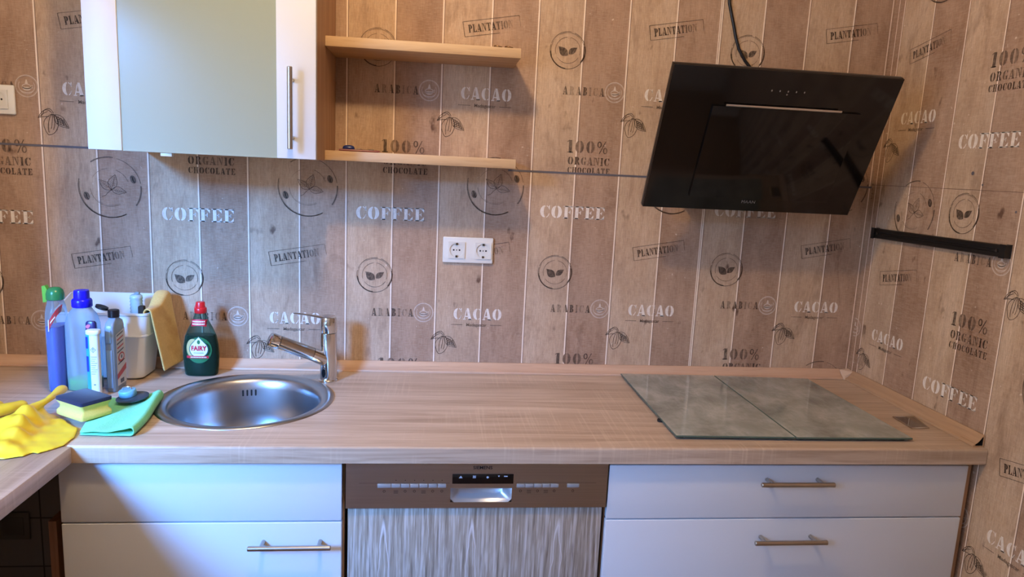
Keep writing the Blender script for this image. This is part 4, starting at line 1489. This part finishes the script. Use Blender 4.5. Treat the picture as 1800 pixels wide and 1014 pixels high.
# ------------------------------------------------------------------ cloths
def cloth_mat(name, c0, c1, scale=260, stain=None):
    t = NT(name)
    f = t.noise(scale, t.coord(), 3, .7)
    g = t.noise(14, t.coord(), 3, .5)
    c = t.mix(f, lin(c0), lin(c1))
    if stain:
        c = t.mix(t.ramp(g, [(.5, 0.0), (.72, .6)]), c, lin(stain))
    t.set(Base_Color=c, Roughness=.9, Sheen_Weight=.2, Specular_IOR_Level=.15)
    t.bump(f, .5, .0015)
    return t.m
def sheet(name, f, nu, nv, mat, th, base, label, cat, lv=1):
    b = MB()
    V = [[b.bm.verts.new(f(i / nu, j / nv)) for j in range(nv + 1)] for i in range(nu + 1)]
    for i in range(nu):
        for j in range(nv):
            b.bm.faces.new((V[i][j], V[i + 1][j], V[i + 1][j + 1], V[i][j + 1]))
    o = b.build(name, mat, base=base, smooth=180)
    m = o.modifiers.new('thickness', 'SOLIDIFY')
    m.thickness = th
    m.offset = 0
    if lv:
        smoothed(o, lv)
    return tag(o, label, cat)
# tan cloth over the right rim of the bin
def tan(u, v):
    # v: 0 inside the bin, over the rim, down outside;  u: front to back
    y = -.1545 + .116 * u
    rim = topz(y) + .0055
    if v < .16:
        k = v / .16
        x, z = -.5825 - .010 * u, rim - .030 + .030 * k
    elif v < .26:
        k = (v - .16) / .10
        a = PI * (1 - k)
        x, z = -.5735 + (.009 + .010 * u) * math.cos(a), rim + .006 * math.sin(a)
    else:
        k = (v - .26) / .74
        x = -.5645 + .010 * u + (.020 + .010 * u) * k ** 1.3 + .0035 * math.sin(u * 7 + k * 2) * k * (1 - k * .6)
        z = rim + (.922 + .006 * u - rim) * k
        y += .026 * k * (1 - .75 * u) + .004 * math.sin(k * 5)
    y += .002 * math.sin(v * 9)
    return Vector((x, y, z))
sheet('dish_cloth', tan, 10, 26, cloth_mat('tan_cloth', 'c9a45a', 'e8ca84', 240, 'a8722f'), .0055, (-.55, -.09, 1.1), 'tan yellow cloth with a brown stain hanging over the side of the white bin', 'cloth')

# green microfibre cloth, folded
def green(u, v):
    # v: front (0) to back (1); u: lower layer left -> fold at right -> upper layer left
    L = Vector((-.566 - .050 * v, -.548 + .225 * v, 0))
    Rr = Vector((-.4600 - .024 * v + .004 * math.sin(v * 5), -.552 + .235 * v, 0))
    H = .0185 + .010 * v ** 1.5
    if u < .42:
        k = u / .42
        p = L.lerp(Rr, k)
        z = .9030 + .0004 * math.sin(k * 9)
    elif u < .58:
        k = (u - .42) / .16
        a = -PI / 2 + PI * k
        p = Rr + Vector((.0075 * (1 + .6 * v) * math.cos(a), 0, 0))
        z = .9030 + H / 2 + H / 2 * math.sin(a)
    else:
        k = (u - .58) / .42
        p = Rr.lerp(L, k)
        edge = math.exp(-k * 5)
        z = .9030 + H * edge + (.0080 + .0015 * math.sin(k * 11 + v * 4)) * (1 - edge) + .0012 * math.sin(v * 14 + k * 5) * (1 - edge)
        p = p + Vector((0, -.003 * math.sin(k * PI), 0))
    return Vector((p.x, p.y, z + .0005))
sheet('microfibre_cloth', green, 40, 22, cloth_mat('mint_green_cloth', '57c890', '8fe6b4', 300), .0036, (-.53, -.43, .9), 'folded mint green cloth lying between the sponge and the sink', 'cloth')

# sponge
t = thing('sponge', 'yellow sponge with dark scouring top lying on the folded green cloth', 'sponge', (-.594, -.441, .914))
sp_u = Vector((.835, -.55, 0))
sp_v = Vector((.55, .835, 0))
MS = Matrix(((sp_u.x, sp_v.x, .02, -.601), (sp_u.y, sp_v.y, 0, -.449), (-.0, .0, 1, .9160), (0, 0, 0, 1)))
def spring(z, ins):
    hw, hd = .049 - ins, .036 - ins
    pts = []
    n = 10
    for cx, cy, a0 in ((hw - .005, hd - .005, 0), (-hw + .005, hd - .005, 90), (-hw + .005, -hd + .005, 180), (hw - .005, -hd + .005, 270)):
        for k in range(4):
            a = math.radians(a0 + 30 * k)
            pts.append((cx + .005 * math.cos(a), cy + .005 * math.sin(a), z))
    return pts
b = MB()
b.T = MS
b.rings([spring(0, .001), spring(.003, 0), spring(.011, .0005), spring(.017, .0050), spring(.024, .0052), spring(.031, .001), spring(.034, 0)])
b.build('foam', cloth_mat('yellow_foam', 'd2c158', 'e3d57c', 400), t, smooth=50)
b = MB()
b.T = MS
b.rings([spring(.0342, 0), spring(.0415, 0), spring(.0425, .001)])
b.build('scourer', cloth_mat('dark_scourer', '0e1226', '2c3350', 500), t, smooth=50)

# sink plug
t = thing('sink_plug', 'grey sink plug with a pale blue grip lying on the green cloth', 'plug', (-.533, -.360, .92))
b = MB()
T0 = Matrix.Translation((-.531, -.362, .9235)) @ Matrix.Rotation(math.radians(-5), 4, 'Y') @ Matrix.Rotation(math.radians(4), 4, 'X')
b.T = T0
b.lathe([(.030, 0), (.036, .002), (.0365, .0042), (.034, .0052), (.014, .0058)], (0, 0, 0), 40)
b.build('disc', plain('plug_grey', '3c4b58', .35, .3), t, smooth=40)
b = MB()
b.T = T0 @ Matrix.Translation((-.012, .006, 0))
b.lathe([(.0185, .0055), (.0195, .0075), (.0195, .0190), (.0180, .0208)], (0, 0, 0), 36)
kn = b.build('grip', plain('pale_blue_grip', '6fb3d6', .35), t, smooth=40)
b = MB()
b.T = T0 @ Matrix.Translation((-.012, .006, 0))
b.tube([(-.011, 0, .0205), (-.011, 0, .026), (-.008, 0, .0285), (.006, 0, .0285), (.010, 0, .026), (.010, 0, .0205)], .0016, 8)
b.build('wire_loop', M_chrome, kn, smooth=60)

# ------------------------------------------------------------------ rubber gloves
def organic(name, parts, mat, base, label, cat, voxel=.003, wrinkle=.0010, mound=None):
    """parts: list of (points, radii, flatten) unions of tapered tubes, melted into one skin"""
    b = MB()
    for pts, rad, fl in parts:
        pts = [Vector(p) for p in pts]
        for i, (p, r) in enumerate(zip(pts, rad)):
            seg = bmesh.ops.create_icosphere(b.bm, subdivisions=2, radius=1)
            for v in seg['verts']:
                v.co = Vector((p.x + v.co.x * r, p.y + v.co.y * r, p.z + v.co.z * r * fl))
            if i:
                q, s = pts[i - 1], rad[i - 1]
                n = max(1, int((p - q).length / (min(r, s) * .35)))
                for k in range(1, n):
                    f = k / n
                    c, rr = q.lerp(p, f), s + (r - s) * f
                    seg = bmesh.ops.create_icosphere(b.bm, subdivisions=2, radius=1)
                    for v in seg['verts']:
                        v.co = Vector((c.x + v.co.x * rr, c.y + v.co.y * rr, c.z + v.co.z * rr * fl))
    if mound:
        outline, ctrl = mound
        ocx = sum(p[0] for p in outline) / len(outline)
        ocy = sum(p[1] for p in outline) / len(outline)
        P = []
        for (x0, y0), (x1, y1) in zip(outline, outline[1:] + outline[:1]):
            P += [(x0 + (x1 - x0) * k / 6, y0 + (y1 - y0) * k / 6) for k in range(6)]
        edge = [(x, y, .9045) for x, y in P[::3]]
        def hz(x, y):
            wsum = zsum = 0
            for cx, cy, cz in ctrl + edge:
                w = 1 / ((x - cx) ** 2 + (y - cy) ** 2 + .00012) ** 1.7
                wsum += w
                zsum += w * cz
            return zsum / wsum
        NR = 26
        rings = [[(x, y, .9004) for x, y in P]]
        for k in range(NR):
            f = 1 - k / NR
            rings.append([(ocx + (x - ocx) * f, ocy + (y - ocy) * f, hz(ocx + (x - ocx) * f, ocy + (y - ocy) * f)) for x, y in P])
        b.rings(rings)
    o = b.build(name, mat, base=base, smooth=180)
    m = o.modifiers.new('skin', 'REMESH')
    m.mode = 'VOXEL'
    m.voxel_size = voxel
    m.use_smooth_shade = True
    m = o.modifiers.new('soften', 'SMOOTH')
    m.factor = .5
    m.iterations = 7
    tx = bpy.data.textures.new(name + '_wrinkles', 'CLOUDS')
    tx.noise_scale = .035
    tx.noise_depth = 1
    m = o.modifiers.new('wrinkles', 'DISPLACE')
    m.texture = tx
    m.texture_coords = 'GLOBAL'
    m.strength = wrinkle * 4
    m.mid_level = .5
    dg = bpy.context.evaluated_depsgraph_get()
    me = bpy.data.meshes.new_from_object(o.evaluated_get(dg))
    o.modifiers.clear()
    old = o.data
    o.data = me
    bpy.data.meshes.remove(old)
    zb = base[2] + .0004
    for v in me.vertices:
        if v.co.z + base[2] < zb:
            v.co.z = zb - base[2] + (v.co.z + base[2] - zb) * .02
    for p in me.polygons:
        p.use_smooth = True
    return tag(o, label, cat, 'yellow rubber gloves')
M_glove = plain('yellow_rubber', 'e8c832', .42, var=.05, scale=12, Subsurface_Weight=.05)
F = .55
gA = [
    ([(-.700, -.520, .9360), (-.694, -.480, .9400), (-.686, -.435, .9420), (-.690, -.392, .9430), (-.6935, -.358, .9430)], [.0130, .0115, .0095, .0115, .0140], .8),
]
gA_outline = [(-.585, -.510), (-.5685, -.560), (-.5685, -.606), (-.598, -.648), (-.611, -.641), (-.617, -.662), (-.648, -.676), (-.700, -.676), (-.752, -.664), (-.772, -.600),
              (-.772, -.520), (-.750, -.455), (-.700, -.428), (-.660, -.436), (-.640, -.462), (-.612, -.486)]
gA_ctrl = [(-.700, -.450, .954), (-.694, -.507, .960), (-.678, -.555, .956), (-.664, -.598, .942), (-.705, -.550, .948),
           (-.655, -.525, .914), (-.634, -.548, .909), (-.640, -.500, .911), (-.625, -.600, .907), (-.648, -.565, .914), (-.640, -.615, .910),
           (-.590, -.525, .9080), (-.578, -.570, .9065), (-.600, -.560, .9070), (-.605, -.610, .9065), (-.645, -.470, .912),
           (-.640, -.645, .919), (-.665, -.640, .928), (-.700, -.635, .929), (-.735, -.620, .926), (-.725, -.580, .936),
           (-.740, -.530, .934), (-.760, -.540, .928), (-.720, -.490, .934), (-.735, -.470, .922)]
organic('rubber_glove', gA, M_glove, (-.65, -.53, .9), 'yellow rubber glove nearest the sponge, one finger pointing to the bottles', 'glove', mound=(gA_outline, gA_ctrl))
gB = [
    ([(-.812, -.515, .9160), (-.840, -.540, .9170), (-.880, -.590, .9150), (-.910, -.640, .9120)], [.028, .036, .038, .040], .5),
    ([(-.825, -.520, .9180), (-.800, -.468, .9190), (-.775, -.432, .9195), (-.762, -.402, .9170)], [.020, .017, .0155, .0140], .9),
    ([(-.838, -.525, .9180), (-.828, -.475, .9190), (-.824, -.432, .9180), (-.816, -.400, .9150)], [.020, .017, .0155, .014], .9),
    ([(-.855, -.535, .9170), (-.862, -.480, .9170), (-.868, -.440, .9150)], [.022, .017, .0145], .85),
    ([(-.870, -.550, .9160), (-.892, -.510, .9150), (-.905, -.475, .9130)], [.022, .016, .013], .8),
    ([(-.850, -.570, .9160), (-.822, -.600, .9150), (-.805, -.635, .9140)], [.024, .018, .015], .85),
]
organic('rubber_glove', gB, M_glove, (-.78, -.50, .9), 'yellow rubber glove at the left edge, behind and beside the other glove', 'glove')
